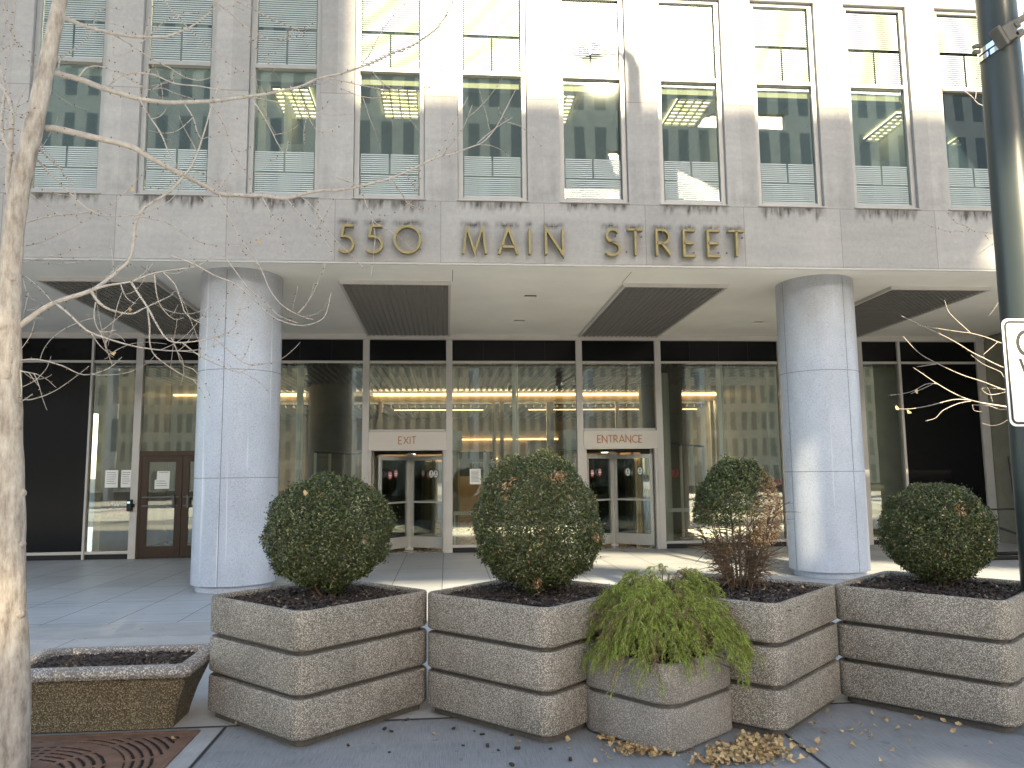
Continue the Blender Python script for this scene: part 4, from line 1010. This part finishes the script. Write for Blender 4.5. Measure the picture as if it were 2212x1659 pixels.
# ------------------------------------------------------------------ street tree (left)
def catmull(pts, sub=4):
    out = []
    n_ = len(pts)
    for i in range(n_-1):
        p0, p1, p2, p3 = pts[max(i-1, 0)], pts[i], pts[i+1], pts[min(i+2, n_-1)]
        for s in range(sub):
            t_ = s/sub
            out.append(.5*((2*p1)+(p2-p0)*t_+(2*p0-5*p1+4*p2-p3)*t_*t_+(3*p1-p0-3*p2+p3)*t_**3))
    out.append(pts[-1]); return out
def depth(px, py, y0): return y0+.00045*abs(px-60)+.10*math.sin(px*.011+py*.004)+.07*math.sin(py*.013+1)-.10*math.sin(-.66*1)
def crop(o, pts, s=1/3): return [(o[0]+x*s, o[1]+y*s) for x, y in pts]
class Limbs:
    def __init__(s, y0, dfn): s.y0 = y0; s.main = MB(); s.fine = MB(); s.bud = MB(); s.dfn = dfn; s.paths = []
    def limb(s, px, r0, r1, off=None, buds=True, fine=True, Y=None):
        off = rnd.uniform(-.28, .28) if off is None else off; n_ = len(px)
        P = [atY(x, y, (s.dfn(x, y, s.y0) if Y is None else Y)+off*(i/(n_-1))) for i, (x, y) in enumerate(px)]
        P = catmull(P, 4); s.add(P, r0, r1, buds, fine); return P
    def add(s, P, r0, r1, buds=True, fine=True):
        n_ = len(P); rad = [r0+(r1-r0)*(i/(n_-1))**.8 for i in range(n_)]
        tgt = s.main if r0 > .009 else s.fine
        tgt.tube(P, rad, 8 if r0 > .009 else 5)
        s.paths.append((P, rad))
        if buds:
            acc = 0
            for i in range(1, n_-1):
                acc += (P[i]-P[i-1]).length
                if acc > .045+.02*rnd.random():
                    acc = 0; d = (P[i+1]-P[i]).normalized(); u = d.cross(Vector((rnd.gauss(0, 1), rnd.gauss(0, 1), rnd.gauss(0, 1)))).normalized(); k = rad[i]
                    s.bud.tube([P[i]+u*k*.6, P[i]+u*(k+.005), P[i]+u*(k+.010)+d*.002], [.0035, .0032, .0015], 4)
    def twigs(s, count, lmin=.12, lmax=.5, rmin=.0):
        base = [p for p in s.paths]
        for _ in range(count):
            P, rad = rnd.choice(base); i = rnd.randrange(len(P)//4, len(P)-1)
            d = (P[min(i+1, len(P)-1)]-P[i-1]).normalized()
            u = Vector((rnd.gauss(0, 1), rnd.gauss(0, .7), rnd.gauss(-.1, 1))).normalized(); d = (d*.8+u*.9).normalized()
            L = rnd.uniform(lmin, lmax); n_ = 10; Q = [P[i].copy()]; curl = Vector((rnd.gauss(0, .05), rnd.gauss(0, .03), rnd.choice((-.10, .10, .14))))
            for k in range(n_):
                d = (d+curl+Vector((rnd.gauss(0, .05), rnd.gauss(0, .05), rnd.gauss(0, .05)))).normalized(); Q.append(Q[-1]+d*L/n_)
            r = min(rad[i]*.6, .0038); s.add(Q, max(r, .0025), .0013)
TY = 4.86
tree = empty('street_tree', (-2.49, TY, 0), 'bare pale barked street tree with long drooping branches, left edge', 'tree')
tp = [(-2.500, 0, .105), (-2.515, .5, .098), (-2.565, 1.0, .094), (-2.595, 1.5, .090), (-2.63, 2.0, .080), (-2.655, 2.5, .070), (-2.672, 3.0, .061), (-2.655, 3.45, .060), (-2.60, 3.82, .056), (-2.545, 4.22, .050), (-2.495, 4.6, .044), (-2.44, 5.0, .040), (-2.38, 5.5, .034), (-2.30, 6.2, .025), (-2.2, 7.0, .012)]
pts = catmull([Vector((a, TY, b)) for a, b, _ in tp], 5); rr = []
for i in range(len(tp)-1):
    for s in range(5): rr.append(tp[i][2]+(tp[i+1][2]-tp[i][2])*s/5)
rr.append(tp[-1][2])
rr = [r*(1+.03*math.sin(i*1.9)+.02*math.sin(i*4.3)) for i, r in enumerate(rr)]
mb = MB(); mb.tube(pts, rr, 20)
for zz, an in ((.9, -.4), (1.28, -.1), (1.62, .1), (1.95, -.2), (2.62, -1.6), (2.9, -.9), (2.35, -1.2)):   # knots
    k = min(range(len(pts)), key=lambda i: abs(pts[i].z-zz)); p = pts[k]; u = Vector((math.cos(an), math.sin(an), .1))
    mb.tube([p+u*rr[k]*.6, p+u*rr[k]*1.02, p+u*(rr[k]*1.13)], [.034, .026, .012], 8)
mb.build('trunk', 'bark', tree, smooth=True)
A = (0, 0); C4 = (0, 553); C2 = (737, 0)
L = Limbs(TY, depth)
L.limb(crop(A, [(350, 90), (405, 110), (500, 150), (600, 185), (700, 210), (850, 235), (960, 240), (1060, 240), (1140, 215), (1250, 165), (1400, 50)]), .019, .004, -.2)
b2 = crop(A, [(290, 430), (340, 460), (420, 490), (520, 515), (650, 565), (780, 605), (900, 640), (1000, 655), (1100, 665), (1260, 660), (1380, 655), (1500, 640), (1650, 620), (1800, 595), (1950, 560), (2060, 510), (2212, 475)])+crop(C2, [(180, 415), (330, 345), (470, 290), (530, 250), (620, 180), (690, 80), (725, 0)])
L.limb(b2, .024, .0028, .25)
b3 = crop(A, [(210, 820), (275, 830), (370, 835), (500, 865), (650, 900), (780, 930), (880, 965), (980, 1025), (1100, 1090), (1220, 1150), (1340, 1210), (1420, 1255), (1550, 1265), (1700, 1270), (1860, 1285), (1990, 1250), (2100, 1235), (2212, 1230)])+crop(C2, [(150, 1200), (300, 1160), (450, 1100), (620, 1020), (720, 1000), (820, 960), (920, 920), (1000, 830), (1060, 720), (1130, 580)])
L.limb(b3, .025, .0025, .35)
b4 = crop(C4, [(50, 520), (105, 470), (200, 400), (300, 330), (420, 280), (600, 220), (700, 150), (770, 90), (850, 0)])+crop(A, [(900, 1390), (1100, 1240), (1200, 1130), (1250, 1060), (1310, 900), (1370, 690), (1430, 500)])
L.limb(b4, .022, .003, .1)
for c0, px, r in (
 (C4, [(600, 220), (700, 190), (850, 165), (1000, 110), (1200, 80), (1290, 60), (1380, 0)], .008),
 (C4, [(590, 225), (640, 300), (720, 350), (850, 375), (930, 340), (1060, 280), (1120, 250)], .010),
 (C4, [(350, 300), (440, 370), (560, 480), (680, 530), (850, 580), (1000, 605), (1150, 615), (1300, 605), (1450, 560)], .0075),
 (C4, [(850, 170), (900, 250), (960, 340), (1020, 450), (1090, 545), (1200, 560), (1380, 530), (1500, 480), (1545, 400), (1548, 340)], .007),
 (A, [(910, 655), (960, 740), (1040, 860), (1090, 980), (1130, 1050), (1200, 1130)], .0055), (A, [(1200, 680), (1250, 760), (1280, 860), (1310, 910)], .0045),
 (A, [(700, 555), (800, 485), (900, 475), (1000, 485), (1130, 540), (1300, 560), (1450, 590), (1640, 630), (1790, 660), (1900, 685), (2070, 715), (2130, 650)], .0055),
 (A, [(510, 500), (560, 440), (640, 430), (750, 460), (850, 520), (960, 580), (1050, 570), (1150, 610), (1250, 640)], .005),
 (A, [(380, 470), (385, 400), (430, 350), (520, 290), (600, 190), (620, 90), (700, 50), (800, 70)], .005),
 (A, [(1060, 0), (1140, 100), (1240, 200), (1360, 310), (1500, 420), (1600, 480), (1700, 530)], .005),
 (A, [(1380, 0), (1500, 90), (1600, 180), (1700, 235), (1780, 260), (1850, 240), (1900, 190)], .005), (A, [(1520, 0), (1700, 90), (1820, 150), (1930, 190), (1990, 180), (2040, 120)], .0045),
 (A, [(710, 210), (850, 290), (980, 380), (1100, 440), (1200, 500), (1300, 520), (1400, 490)], .005), (A, [(1370, 680), (1450, 800), (1480, 900), (1520, 1010), (1600, 1130), (1650, 1240)], .0045),
 (A, [(1640, 650), (1700, 740), (1760, 850), (1800, 930), (1850, 990), (1870, 910)], .0045), (A, [(1880, 560), (1940, 650), (1990, 740), (2050, 840), (2130, 850), (2212, 820)], .0045),
 (A, [(210, 1000), (300, 1100), (380, 1180), (450, 1250), (550, 1340), (650, 1390), (780, 1400), (930, 1380), (1100, 1300), (1200, 1170)], .0065),
 (A, [(0, 970), (100, 1000), (230, 960), (330, 1040), (400, 1110), (470, 1200), (490, 1290), (500, 1440)], .005), (A, [(150, 1450), (280, 1410), (420, 1390), (600, 1370), (720, 1330), (850, 1200), (960, 1080)], .005),
 (A, [(190, 1250), (300, 1340), (420, 1400), (560, 1380)], .0045), (A, [(870, 1400), (1000, 1420), (1100, 1450), (1250, 1550), (1400, 1590), (1560, 1590), (1670, 1560)], .0045),
 (A, [(1860, 1290), (1950, 1400), (2080, 1520), (2160, 1659)], .0045), (A, [(1700, 1280), (1760, 1400), (1800, 1500), (1850, 1659)], .004), (A, [(1420, 1260), (1480, 1400), (1550, 1530), (1640, 1659)], .004),
 (A, [(1960, 1280), (2060, 1380), (2130, 1500), (2212, 1600)], .004), (A, [(20, 0), (50, 140), (90, 260), (150, 350), (225, 430)], .0055), (A, [(95, 0), (90, 120), (70, 300), (30, 450), (60, 600), (75, 760)], .0055),
 (A, [(0, 700), (80, 730), (160, 770)], .005), (A, [(0, 850), (100, 825), (150, 870), (240, 900), (300, 980), (400, 1100)], .006), (A, [(120, 1600), (260, 1570), (420, 1500), (620, 1400)], .0045), (A, [(0, 1090), (90, 1060), (180, 1020), (280, 990)], .004),
 (C2, [(-30, 1150), (120, 1215), (160, 1320), (210, 1430), (260, 1465)], .004), (C2, [(330, 1160), (400, 1270), (450, 1340), (520, 1350)], .004), (C2, [(425, 1130), (470, 1200), (530, 1265)], .004),
 (C2, [(-100, 500), (120, 550), (250, 575), (370, 590), (470, 595), (540, 565)], .004), (C2, [(180, 425), (230, 500), (300, 560), (370, 590)], .0035), (C2, [(610, 1020), (650, 960), (700, 860), (760, 750), (820, 630)], .004),
 (C2, [(660, 1010), (700, 950), (780, 850), (850, 680)], .004), (C2, [(-80, 530), (100, 615), (230, 635), (320, 610)], .0035), (C2, [(140, 410), (190, 340), (260, 210), (310, 140), (430, 0)], .004), (C2, [(510, 270), (640, 170), (690, 85)], .0035), (C2, [(880, 930), (1000, 830), (1110, 760)], .0035),
 (C4, [(1110, 0), (1250, 50), (1400, 130), (1520, 180), (1650, 290), (1750, 380), (1850, 430), (1950, 450), (2050, 430), (2110, 380), (2145, 240)], .0055),
 (C4, [(1450, 0), (1520, 90), (1600, 200), (1720, 300), (1800, 380), (1930, 435)], .0045), (C4, [(1640, 0), (1700, 100), (1750, 220), (1830, 320), (1950, 390), (2030, 412)], .0045), (C4, [(90, 95), (130, 115), (240, 190), (340, 300)], .0045),
 (C4, [(1060, 110), (1130, 180), (1170, 280), (1210, 380), (1330, 450), (1440, 500)], .0045), (C4, [(955, 330), (970, 470), (970, 560), (1000, 640), (1100, 720), (1200, 780), (1280, 808)], .005), (C4, [(1180, 560), (1300, 650), (1450, 720), (1560, 752), (1660, 690)], .0045),
 (C4, [(1390, 530), (1480, 610), (1560, 680), (1640, 710), (1750, 690)], .004), (C4, [(70, 690), (105, 680), (240, 670), (400, 710), (545, 770), (700, 730), (790, 655)], .0055), (C4, [(1110, 530), (1150, 620), (1180, 700), (1260, 735)], .004),
 (C4, [(70, 1010), (120, 960), (140, 850), (120, 620), (150, 400), (185, 235)], .0055), (C4, [(115, 950), (160, 930), (210, 895)], .004), (C4, [(160, 930), (200, 930), (300, 900), (390, 855)], .004), (C4, [(130, 745), (240, 765)], .004),
 (C4, [(1000, 120), (1020, 270), (1060, 350), (1130, 410), (1190, 400)], .004), (C4, [(780, 180), (820, 270), (880, 310)], .004), (C4, [(690, 530), (690, 600), (740, 630)], .0035), (C4, [(0, 20), (130, 40), (330, 0), (560, -60)], .006), (C4, [(620, 300), (610, 400), (650, 490), (750, 480)], .004)):
    L.limb(crop(c0, px), r*1.15, .0021)
# second stem
L.limb([(30, 470), (18, 400), (22, 330), (26, 255), (20, 215), (6, 190), (-30, 160)], .020, .012, .05)
L.limb([(28, 330), (8, 300), (4, 250), (10, 200), (2, 150), (-20, 120)], .011, .006, .1)
L.twigs(150, .12, .5)
L.main.build('limb', 'bark2', tree, smooth=True); L.fine.build('twig', 'bark2', tree, smooth=True); L.bud.build('bud', 'bud', tree)
def ginkgo(mb, p, n_, s):
    """curled fan shaped leaf"""
    n_ = Vector(n_).normalized(); u = n_.cross(Vector((rnd.gauss(0, 1), rnd.gauss(0, 1), rnd.gauss(0, 1)))).normalized(); v = n_.cross(u); p = Vector(p); c = rnd.uniform(.1, .45)
    vs = [p-u*s*.5]; k = 7
    for i in range(k):
        a = R(-62+124*i/(k-1)); rr_ = s*(.62+.06*math.sin(i*2.4)) if i != k//2 else s*.48
        q = p-u*s*.5+u*math.cos(a)*rr_*1.25+v*math.sin(a)*rr_*.85+n_*c*s*abs(math.sin(a))**1.5
        vs.append(q)
    mb.add(vs, [(0, i, i+1) for i in range(1, k)])
mb = MB()
for (px, py) in ((288, 411), (563, 523), (867, 202), (898, 207), (280, 670), (246, 763)): ginkgo(mb, atY(px, py, depth(px, py, TY)), (0, -1, .3), .035)
mb.build('last_leaves', 'leaf', tree)
# right hand tree, trunk beyond the frame
tr2 = empty('street_tree', (6.4, 6.6, 0), 'bare tree beyond the right edge, its pale twigs reaching in behind the pole', 'tree')
mb = MB(); mb.tube(catmull([Vector(p) for p in ((6.4, 6.6, 0), (6.38, 6.6, 1.2), (6.45, 6.6, 2.6), (6.4, 6.65, 4), (6.5, 6.6, 5.5), (6.45, 6.6, 7))], 4), [.1-.0035*i for i in range(21)], 14); mb.build('trunk', 'bark', tr2, smooth=True)
C6 = (1474, 553); C3 = (1474, 0)
L2 = Limbs(6.3, lambda x, y, y0: y0-.0004*(2212-x)+.06*math.sin(x*.01+y*.02))
def rt(px): x, y = px[0]; return [(x+260, y+70), (x+120, y+28)]+px
for c0, px, r in (
 (C6, [(2140, 985), (1990, 960), (1870, 935), (1760, 890), (1640, 820), (1560, 765), (1495, 722)], .0125),
 (C6, [(2130, 880), (1950, 815), (1800, 765), (1640, 690), (1530, 625), (1430, 520)], .009),
 (C6, [(2120, 735), (1950, 660), (1870, 620), (1800, 575), (1700, 520), (1560, 455), (1420, 388)], .009),
 (C6, [(2105, 575), (1980, 530), (1870, 500), (1790, 490), (1530, 450)], .008), (C6, [(2120, 800), (2060, 750), (1950, 700), (1870, 640)], .007),
 (C3, [(1960, 690), (1870, 620), (1750, 530), (1660, 430), (1615, 345)], .0065), (C3, [(2040, 1515), (1850, 1500), (1700, 1495), (1555, 1440)], .006), (C6, [(2140, 1000), (2060, 995), (1985, 970), (1880, 965)], .007)):
    L2.limb(rt(crop(c0, px)), r*.75, .002)
for c0, px, r in (
 (C6, [(1870, 935), (1760, 930), (1600, 970), (1480, 990), (1400, 990)], .006), (C6, [(1870, 940), (1790, 955), (1690, 1000), (1640, 1050), (1575, 1068)], .0055), (C6, [(1655, 828), (1580, 830), (1480, 880), (1350, 903)], .005),
 (C6, [(1640, 820), (1580, 850), (1480, 893)], .004), (C6, [(1870, 500), (1760, 400), (1720, 350), (1700, 285)], .005), (C6, [(1640, 700), (1520, 718)], .004), (C6, [(2040, 560), (1950, 640)], .0045), (C6, [(2010, 945), (1990, 880), (1975, 850)], .005),
 (C6, [(2130, 870), (2060, 890), (1990, 898), (1945, 870), (1960, 855), (2100, 865)], .005), (C6, [(2145, 1030), (2080, 1080), (2010, 1100), (1935, 1080)], .005), (C6, [(2080, 240), (2030, 330), (1985, 390)], .0045), (C6, [(1880, 965), (1890, 1000), (1940, 1010)], .004),
 (C3, [(1900, 640), (1910, 540), (1922, 430)], .004), (C3, [(1890, 1500), (1830, 1460), (1770, 1440), (1710, 1370)], .005), (C3, [(2040, 1560), (1970, 1610), (1915, 1650)], .0045), (C3, [(1950, 1500), (1990, 1560)], .0035)):
    L2.limb(crop(c0, px), r*.75, .0017)
L2.main.build('limb', 'bark2', tr2, smooth=True); L2.fine.build('twig', 'bark2', tr2, smooth=True); L2.bud.build('bud', 'bud', tr2)
mb = MB()
for (px, py) in ((1936, 882), (1963, 889), (1981, 846)): ginkgo(mb, atY(px, py, 6.1), (0, -1, .2), .045)
mb.build('last_leaves', 'leaf', tr2)
# ------------------------------------------------------------------ tree grate
gx0, gx1, gy0, gy1, gcx, gcy = -3.45, -1.672, 3.85, 5.50, -2.52, 4.78
g = .0085; nx = int((gx1-gx0)/g); ny = int((gy1-gy0)/g)
xs_ = gx0+np.arange(nx+1)*g; ys_ = gy0+np.arange(ny+1)*g; XX, YY = np.meshgrid(xs_[:-1]+g/2, ys_[:-1]+g/2, indexing='ij')
rx, ry = XX-gcx, YY-gcy; rr_ = np.hypot(rx, ry); th = np.degrees(np.arctan2(ry, rx)) % 360
hole = rr_ < .20
k_ = np.floor(rr_/.052); slot = ((rr_/.052) % 1 < .42) & (rr_ > .29)
spoke = np.minimum((th+9) % 30, 30-(th+9) % 30)*np.pi/180*rr_ < .016
ringgap = (np.abs(rr_-.60) < .035)
half = np.minimum(np.abs(rx), np.abs(ry)) < .012
edge = (XX < gx0+.06)|(XX > gx1-.06)|(YY < gy0+.06)|(YY > gy1-.06)
solid = ~(hole | (slot & ~spoke & ~ringgap & ~edge & ~half))
ii, jj = np.nonzero(solid); base = ii*(ny+1)+jj
V = np.stack([np.repeat(xs_, ny+1), np.tile(ys_, nx+1), np.full((nx+1)*(ny+1), .006)], 1)
tgr = empty('tree_grate', (gcx, gcy, 0), 'rusty iron tree grate with curved slots around the trunk', 'tree grate')
o = arr_mesh('grate_plate', V, np.stack([base, base+ny+1, base+ny+2, base+1], 1), 'rust', tgr)
md = o.modifiers.new('thick', 'SOLIDIFY'); md.thickness = .004; md.offset = -1
mb = MB(); mb.box(gx0-.03, gx0, gy0-.03, gy1+.03, -.001, .012); mb.box(gx1, gx1+.03, gy0-.03, gy1+.03, -.001, .012); mb.box(gx0, gx1, gy1, gy1+.03, -.001, .012); mb.box(gx0, gx1, gy0-.03, gy0, -.001, .012); mb.build('grate_frame', 'rust', tgr)
mb = MB(); mb.quad((gx0, gy0, .0008), (gx1, gy0, .0008), (gx1, gy1, .0008), (gx0, gy1, .0008)); tag(mb.build('soil', 'soil'), kind='structure')
# ------------------------------------------------------------------ fallen leaves and chips
mb = MB()
for cx, cy, sx, sy, n_, h in ((1.18, 4.93, .12, .06, 80, .02), (1.80, 4.70, .24, .12, 380, .03), (1.93, 4.90, .14, .09, 100, .02), (1.20, 4.80, .16, .06, 120, .02), (1.62, 4.60, .2, .06, 110, .02), (4.05, 4.85, .2, .12, 160, .03), (1.02, 5.05, .05, .05, 40, .02)):
    for i in range(n_):
        x, y = cx+rnd.gauss(0, sx*.62), cy+rnd.gauss(0, sy*.7)
        dx, dy = x-1.415, y-5.235
        if dx*dx+dy*dy < .42**2: continue
        ginkgo(mb, (x, y, .008+rnd.random()*h), (rnd.gauss(0, .45), rnd.gauss(0, .45), 1), rnd.uniform(.03, .05))
tag(mb.build('leaf_litter', 'leaf'), 'drifts of dry tan ginkgo leaves around the small planter', 'leaf litter', kind='stuff')
sc_px = [(599, 1), ] and []
spots = [(1345, 1588), (1450, 1620), (1640, 1600), (1660, 1585), (1700, 1575), (1722, 1572)]
cp = [(595, 1447), (1152, 1505), (1463, 1490), (1740, 1615), (1640, 1635), (1480, 1545)]
P_ = [(737+x/3, 1106+y/3) for x, y in cp]+[(1474+x/3, 1106+y/3) for x, y in ((945, 1300), (960, 1345), (1230, 1322), (1305, 1350), (840, 1390), (870, 1375), (1160, 1385), (1250, 1395), (1400, 1415), (1465, 1392), (1100, 1425), (1195, 1430), (1225, 1470), (1165, 1450), (1095, 1530), (1115, 1500), (880, 1500), (1470, 1505), (1690, 1365), (1500, 1340), (1540, 1345), (1760, 1435), (2005, 1515), (1295, 1635), (1360, 1555), (640, 1470), (710, 1465), (930, 1435), (1150, 1235), (1030, 1430), (1325, 1370), (780, 1540), (1790, 1390))]+[(240, 1570), (333, 1538+24), (373, 1601), (375, 1567), (512, 1566)]
for i, (px, py) in enumerate(P_):
    q = atZ(px, py, 0); mb = MB(); ginkgo(mb, (0, 0, .009), (rnd.gauss(0, .4), rnd.gauss(0, .4), 1), rnd.uniform(.035, .055))
    o = mb.build('fallen_leaf', 'leaf'); o.location = (q.x, q.y, 0.004)
    rg = ('in front of the two left planters', 'left') if q.x < 1.0 else (('close to the leaf drift by the small planter', 'middle') if q.x < 2.2 else (('on the dark slab in front of the right hand planter', 'right') if q.y < 4.95 else ('in the corner where the two right hand planters meet', 'corner')))
    if px < 600: rg = ('on or beside the tree grate', 'grate')
    tag(o, 'dry tan ginkgo leaf lying '+rg[0], 'leaf', 'scattered leaves, '+rg[1])
for i, (x, y) in enumerate(((310, 1562), (790, 1518), (865, 1425), (915, 1447), (728, 1410), (1018, 1548), (1105, 1645), (282, 1412), (325, 1428), (1357, 1540), (1140, 1538), (45, 1517), (948, 1522), (1485, 1610), (425, 1352), (1105, 1450))):
    q = atZ(737+x/3, 1106+y/3, 0); mb = MB(); s = rnd.uniform(.008, .018); mb.box(-s, s, -s*.5, s*.5, 0, s*.7, Matrix.Rotation(rnd.uniform(0, 3), 3, 'Z')); mb.v = [(a+rnd.uniform(-.003, .003), b+rnd.uniform(-.003, .003), max(0, c)) for a, b, c in mb.v]
    o = mb.build('bark_chip', 'mulch'); o.location = (q.x, q.y, 0.003); tag(o, 'black bark chip lying loose on the pavement', 'bark chip', 'loose bark chips on the pavement')
for (x, y, z) in ((-.83, 5.42, 1.415),):
    pass
q = atY(658, 1067, 5.47); mb = MB(); ginkgo(mb, (0, 0, 0), (0, -1, .6), .05); o = mb.build('fallen_leaf', 'leaf'); o.location = q; tag(o, 'tan ginkgo leaf caught in the left boxwood ball', 'leaf')
mulch_leaf = [(x, y) for x, y in ((1474+530/3, 1106+515/3), (1474+590/3, 1106+520/3), (1474+770/3, 1106+495/3), (1474+475/3, 1106+470/3), (1474+400/3, 1106+490/3), (1474+700/3, 1106+515/3), (1474+1300/3, 1106+425/3), (1474+1150/3, 1106+465/3), (1474+2050/3, 1106+495/3), (1474+2110/3, 1106+465/3), (1474+1965/3, 1106+555/3), (737+1960/3-200, 1106+500/3))]
for px, py in mulch_leaf:
    q = atZ(px, py, .815); mb = MB(); ginkgo(mb, (0, 0, .006), (rnd.gauss(0, .4), -.4, 1), .045); o = mb.build('fallen_leaf', 'leaf'); o.location = q
    tag(o, 'tan ginkgo leaf lying on the bark inside a large planter', 'leaf', 'leaves on the planter mulch')
# ------------------------------------------------------------------ pole, clamp, sign
pole = empty('street_pole', (4.20, 5.2, 0), 'thick dark green steel street pole cut by the right edge', 'pole')
mb = MB(); mb.cyl(4.205, 5.2, .158, .30, 11.2, 64, r1=.105, caps=True); mb.tube([(4.205, 5.2, 11.15), (4.15, 5.2, 11.35), (4.0, 5.2, 11.5), (3.75, 5.2, 11.55)], [.1, .08, .05, .04], 12); mb.build('shaft', 'poleg', pole, smooth='auto')
mb = MB(); mb.tube([(3.85, 5.2, 11.55), (3.65, 5.2, 11.57), (3.4, 5.2, 11.54), (3.25, 5.2, 11.52)], [.07, .14, .14, .06], 12); mb.build('lamp_head', 'bracket', pole, smooth=True)
mb = MB(); mb.cyl(4.205, 5.2, .235, 0, .10, 12); mb.cyl(4.205, 5.2, .20, .10, .30, 12, r1=.17); mb.build('pole_base', 'poleg', pole, bevel=.01)
zc_ = atY(2150, 95, 5.2).z
for dz in (-.028, .028):
    mb = MB(); n_ = 64; r = .1425; vs = []
    tilt = .0
    for i in range(n_):
        a = 2*math.pi*i/n_
        for rr2, hh in ((r, -.021), (r+.0035, -.021), (r+.0035, .021), (r, .021)):
            vs.append((4.205+rr2*math.cos(a), 5.2+rr2*math.sin(a), zc_+dz+hh+.16*math.cos(a)*.55))
    fs = [(4*i+k, 4*((i+1) % n_)+k, 4*((i+1) % n_)+(k+1) % 4, 4*i+(k+1) % 4) for i in range(n_) for k in range(4)]
    mb.add(vs, fs); mb.build('clamp_band', 'chrome', pole, smooth='auto')
bk = atY(2172, 72, 5.05); mb = MB()
T_ = Matrix.Translation(bk) @ Matrix.Rotation(R(-28), 4, 'Y')
for bxx in ((-.05, .05, -.05, .03, -.07, .05), (.0, .12, -.03, .04, -.01, .06), (.02, .10, -.05, .02, -.08, -.03), (-.075, -.045, -.045, .05, -.085, .07), (.05, .09, -.06, .05, .0, .03)): mb.box(*bxx, T_)
mb.tube([T_ @ Vector((.05, 0, .03)), T_ @ Vector((.14, 0, .04)), T_ @ Vector((.6, .03, .05)), T_ @ Vector((1.6, .05, .08))], [.03, .026, .026, .026], 12); mb.build('clamp_arm', 'bracket', pole, bevel=.006)
mb = MB()
for py in (100, 112):
    q = atY(2108, py+2, 5.15); mb.tube([q+Vector((-.02, 0, 0)), q+Vector((.03, .0, .01))], [.016, .016], 8)
mb.build('clamp_bolt', 'bracket', pole)
sgn = empty('road_sign', (4.1, 4.98, 1.9), 'white road sign with black border on the pole, cut by the right edge', 'sign')
sx0, sz0, sz1 = 3.823, 1.975, 2.72; sx1 = sx0+.61
def rr2d(x0, x1, z0, z1, r, n_=6):
    P = []
    for cx, cz, a0 in ((x1-r, z1-r, 0), (x0+r, z1-r, 90), (x0+r, z0+r, 180), (x1-r, z0+r, 270)):
        for i in range(n_+1): a = R(a0+90*i/n_); P.append((cx+r*math.cos(a), cz+r*math.sin(a)))
    return P
P = rr2d(sx0, sx1, sz0, sz1, .045); n_ = len(P)
mb = MB(); mb.add([(x, 4.93, z) for x, z in P]+[(x, 4.934, z) for x, z in P], [tuple(range(n_))[::-1], tuple(range(n_, 2*n_))]+[(i, (i+1) % n_, (i+1) % n_+n_, i+n_) for i in range(n_)]); mb.build('sign_plate', 'signw', sgn)
P = rr2d(sx0+.022, sx1-.022, sz0+.022, sz1-.022, .035); P.append(P[0]); mb = MB(); ribbon(mb, P, .016, 4.9275, 4.9295, lambda a, b, c: (a, b, c)); mb.build('sign_border', 'signk', sgn)
mb = MB(); text_mb(mb, 'O', sx0+.104, sz1-.25, .16, .026, 4.9275, 4.9295, width=.13); ribbon(mb, [(sx0+.112, sz1-.278), (sx0+.15, sz1-.40), (sx0+.19, sz1-.278)], .022, 4.9275, 4.9295, lambda a, b, c: (a, b, c)); mb.build('sign_print', 'signk', sgn)
mb = MB(); mb.box(4.12, 4.30, 4.9345, 5.05, 2.1, 2.14); mb.box(4.12, 4.30, 4.9345, 5.05, 2.55, 2.59); mb.build('sign_bracket', 'bracket', sgn)
# ------------------------------------------------------------------ bike rack at right
t = empty('bike_rack', (10.2, 13.9, 0), 'black tubular steel rack standing by the right hand stone wall', 'rack')
mb = MB(); r = .022
mb.tube([(9.7, 13.6, .04), (11.6, 13.6, .04)], .035, 8); mb.tube([(9.7, 13.6, .04), (10.0, 14.3, .04), (11.6, 14.3, .04)], .035, 8)
mb.build('base_tube', 'blackmatte', t, smooth='auto')
mb = MB()
for xx in (9.93, 10.10, 10.62, 10.80): mb.tube([(xx, 13.65, .05), (xx, 13.65, .78 if xx != 10.1 else .62)], .016, 8)
mb.tube([(9.93, 13.65, .95), (9.98, 13.65, .72), (10.1, 13.65, .62), (10.6, 13.65, .45)], .022, 8); mb.tube([(9.88, 13.7, .92), (10.8, 13.7, .92)], .016, 8); mb.tube([(10.62, 13.65, .05), (10.5, 13.65, 1.9)], .018, 8)
mb.build('hoop', 'blackmatte', t, smooth='auto')
q = atZ(2095, 1209, .0); mb = MB(); mb.box(-.06, .05, -.015, .015, 0, .02, Matrix.Rotation(.4, 3, 'Z')); mb.box(.03, .07, -.02, .02, 0, .035, Matrix.Rotation(.1, 3, 'Z')); o = mb.build('litter', 'offw'); o.location = (q.x, q.y, .002); tag(o, 'small white scrap lying on the plaza near the black rack', 'litter')
for o in bpy.data.objects:
    if '_world' in o: del o['_world']
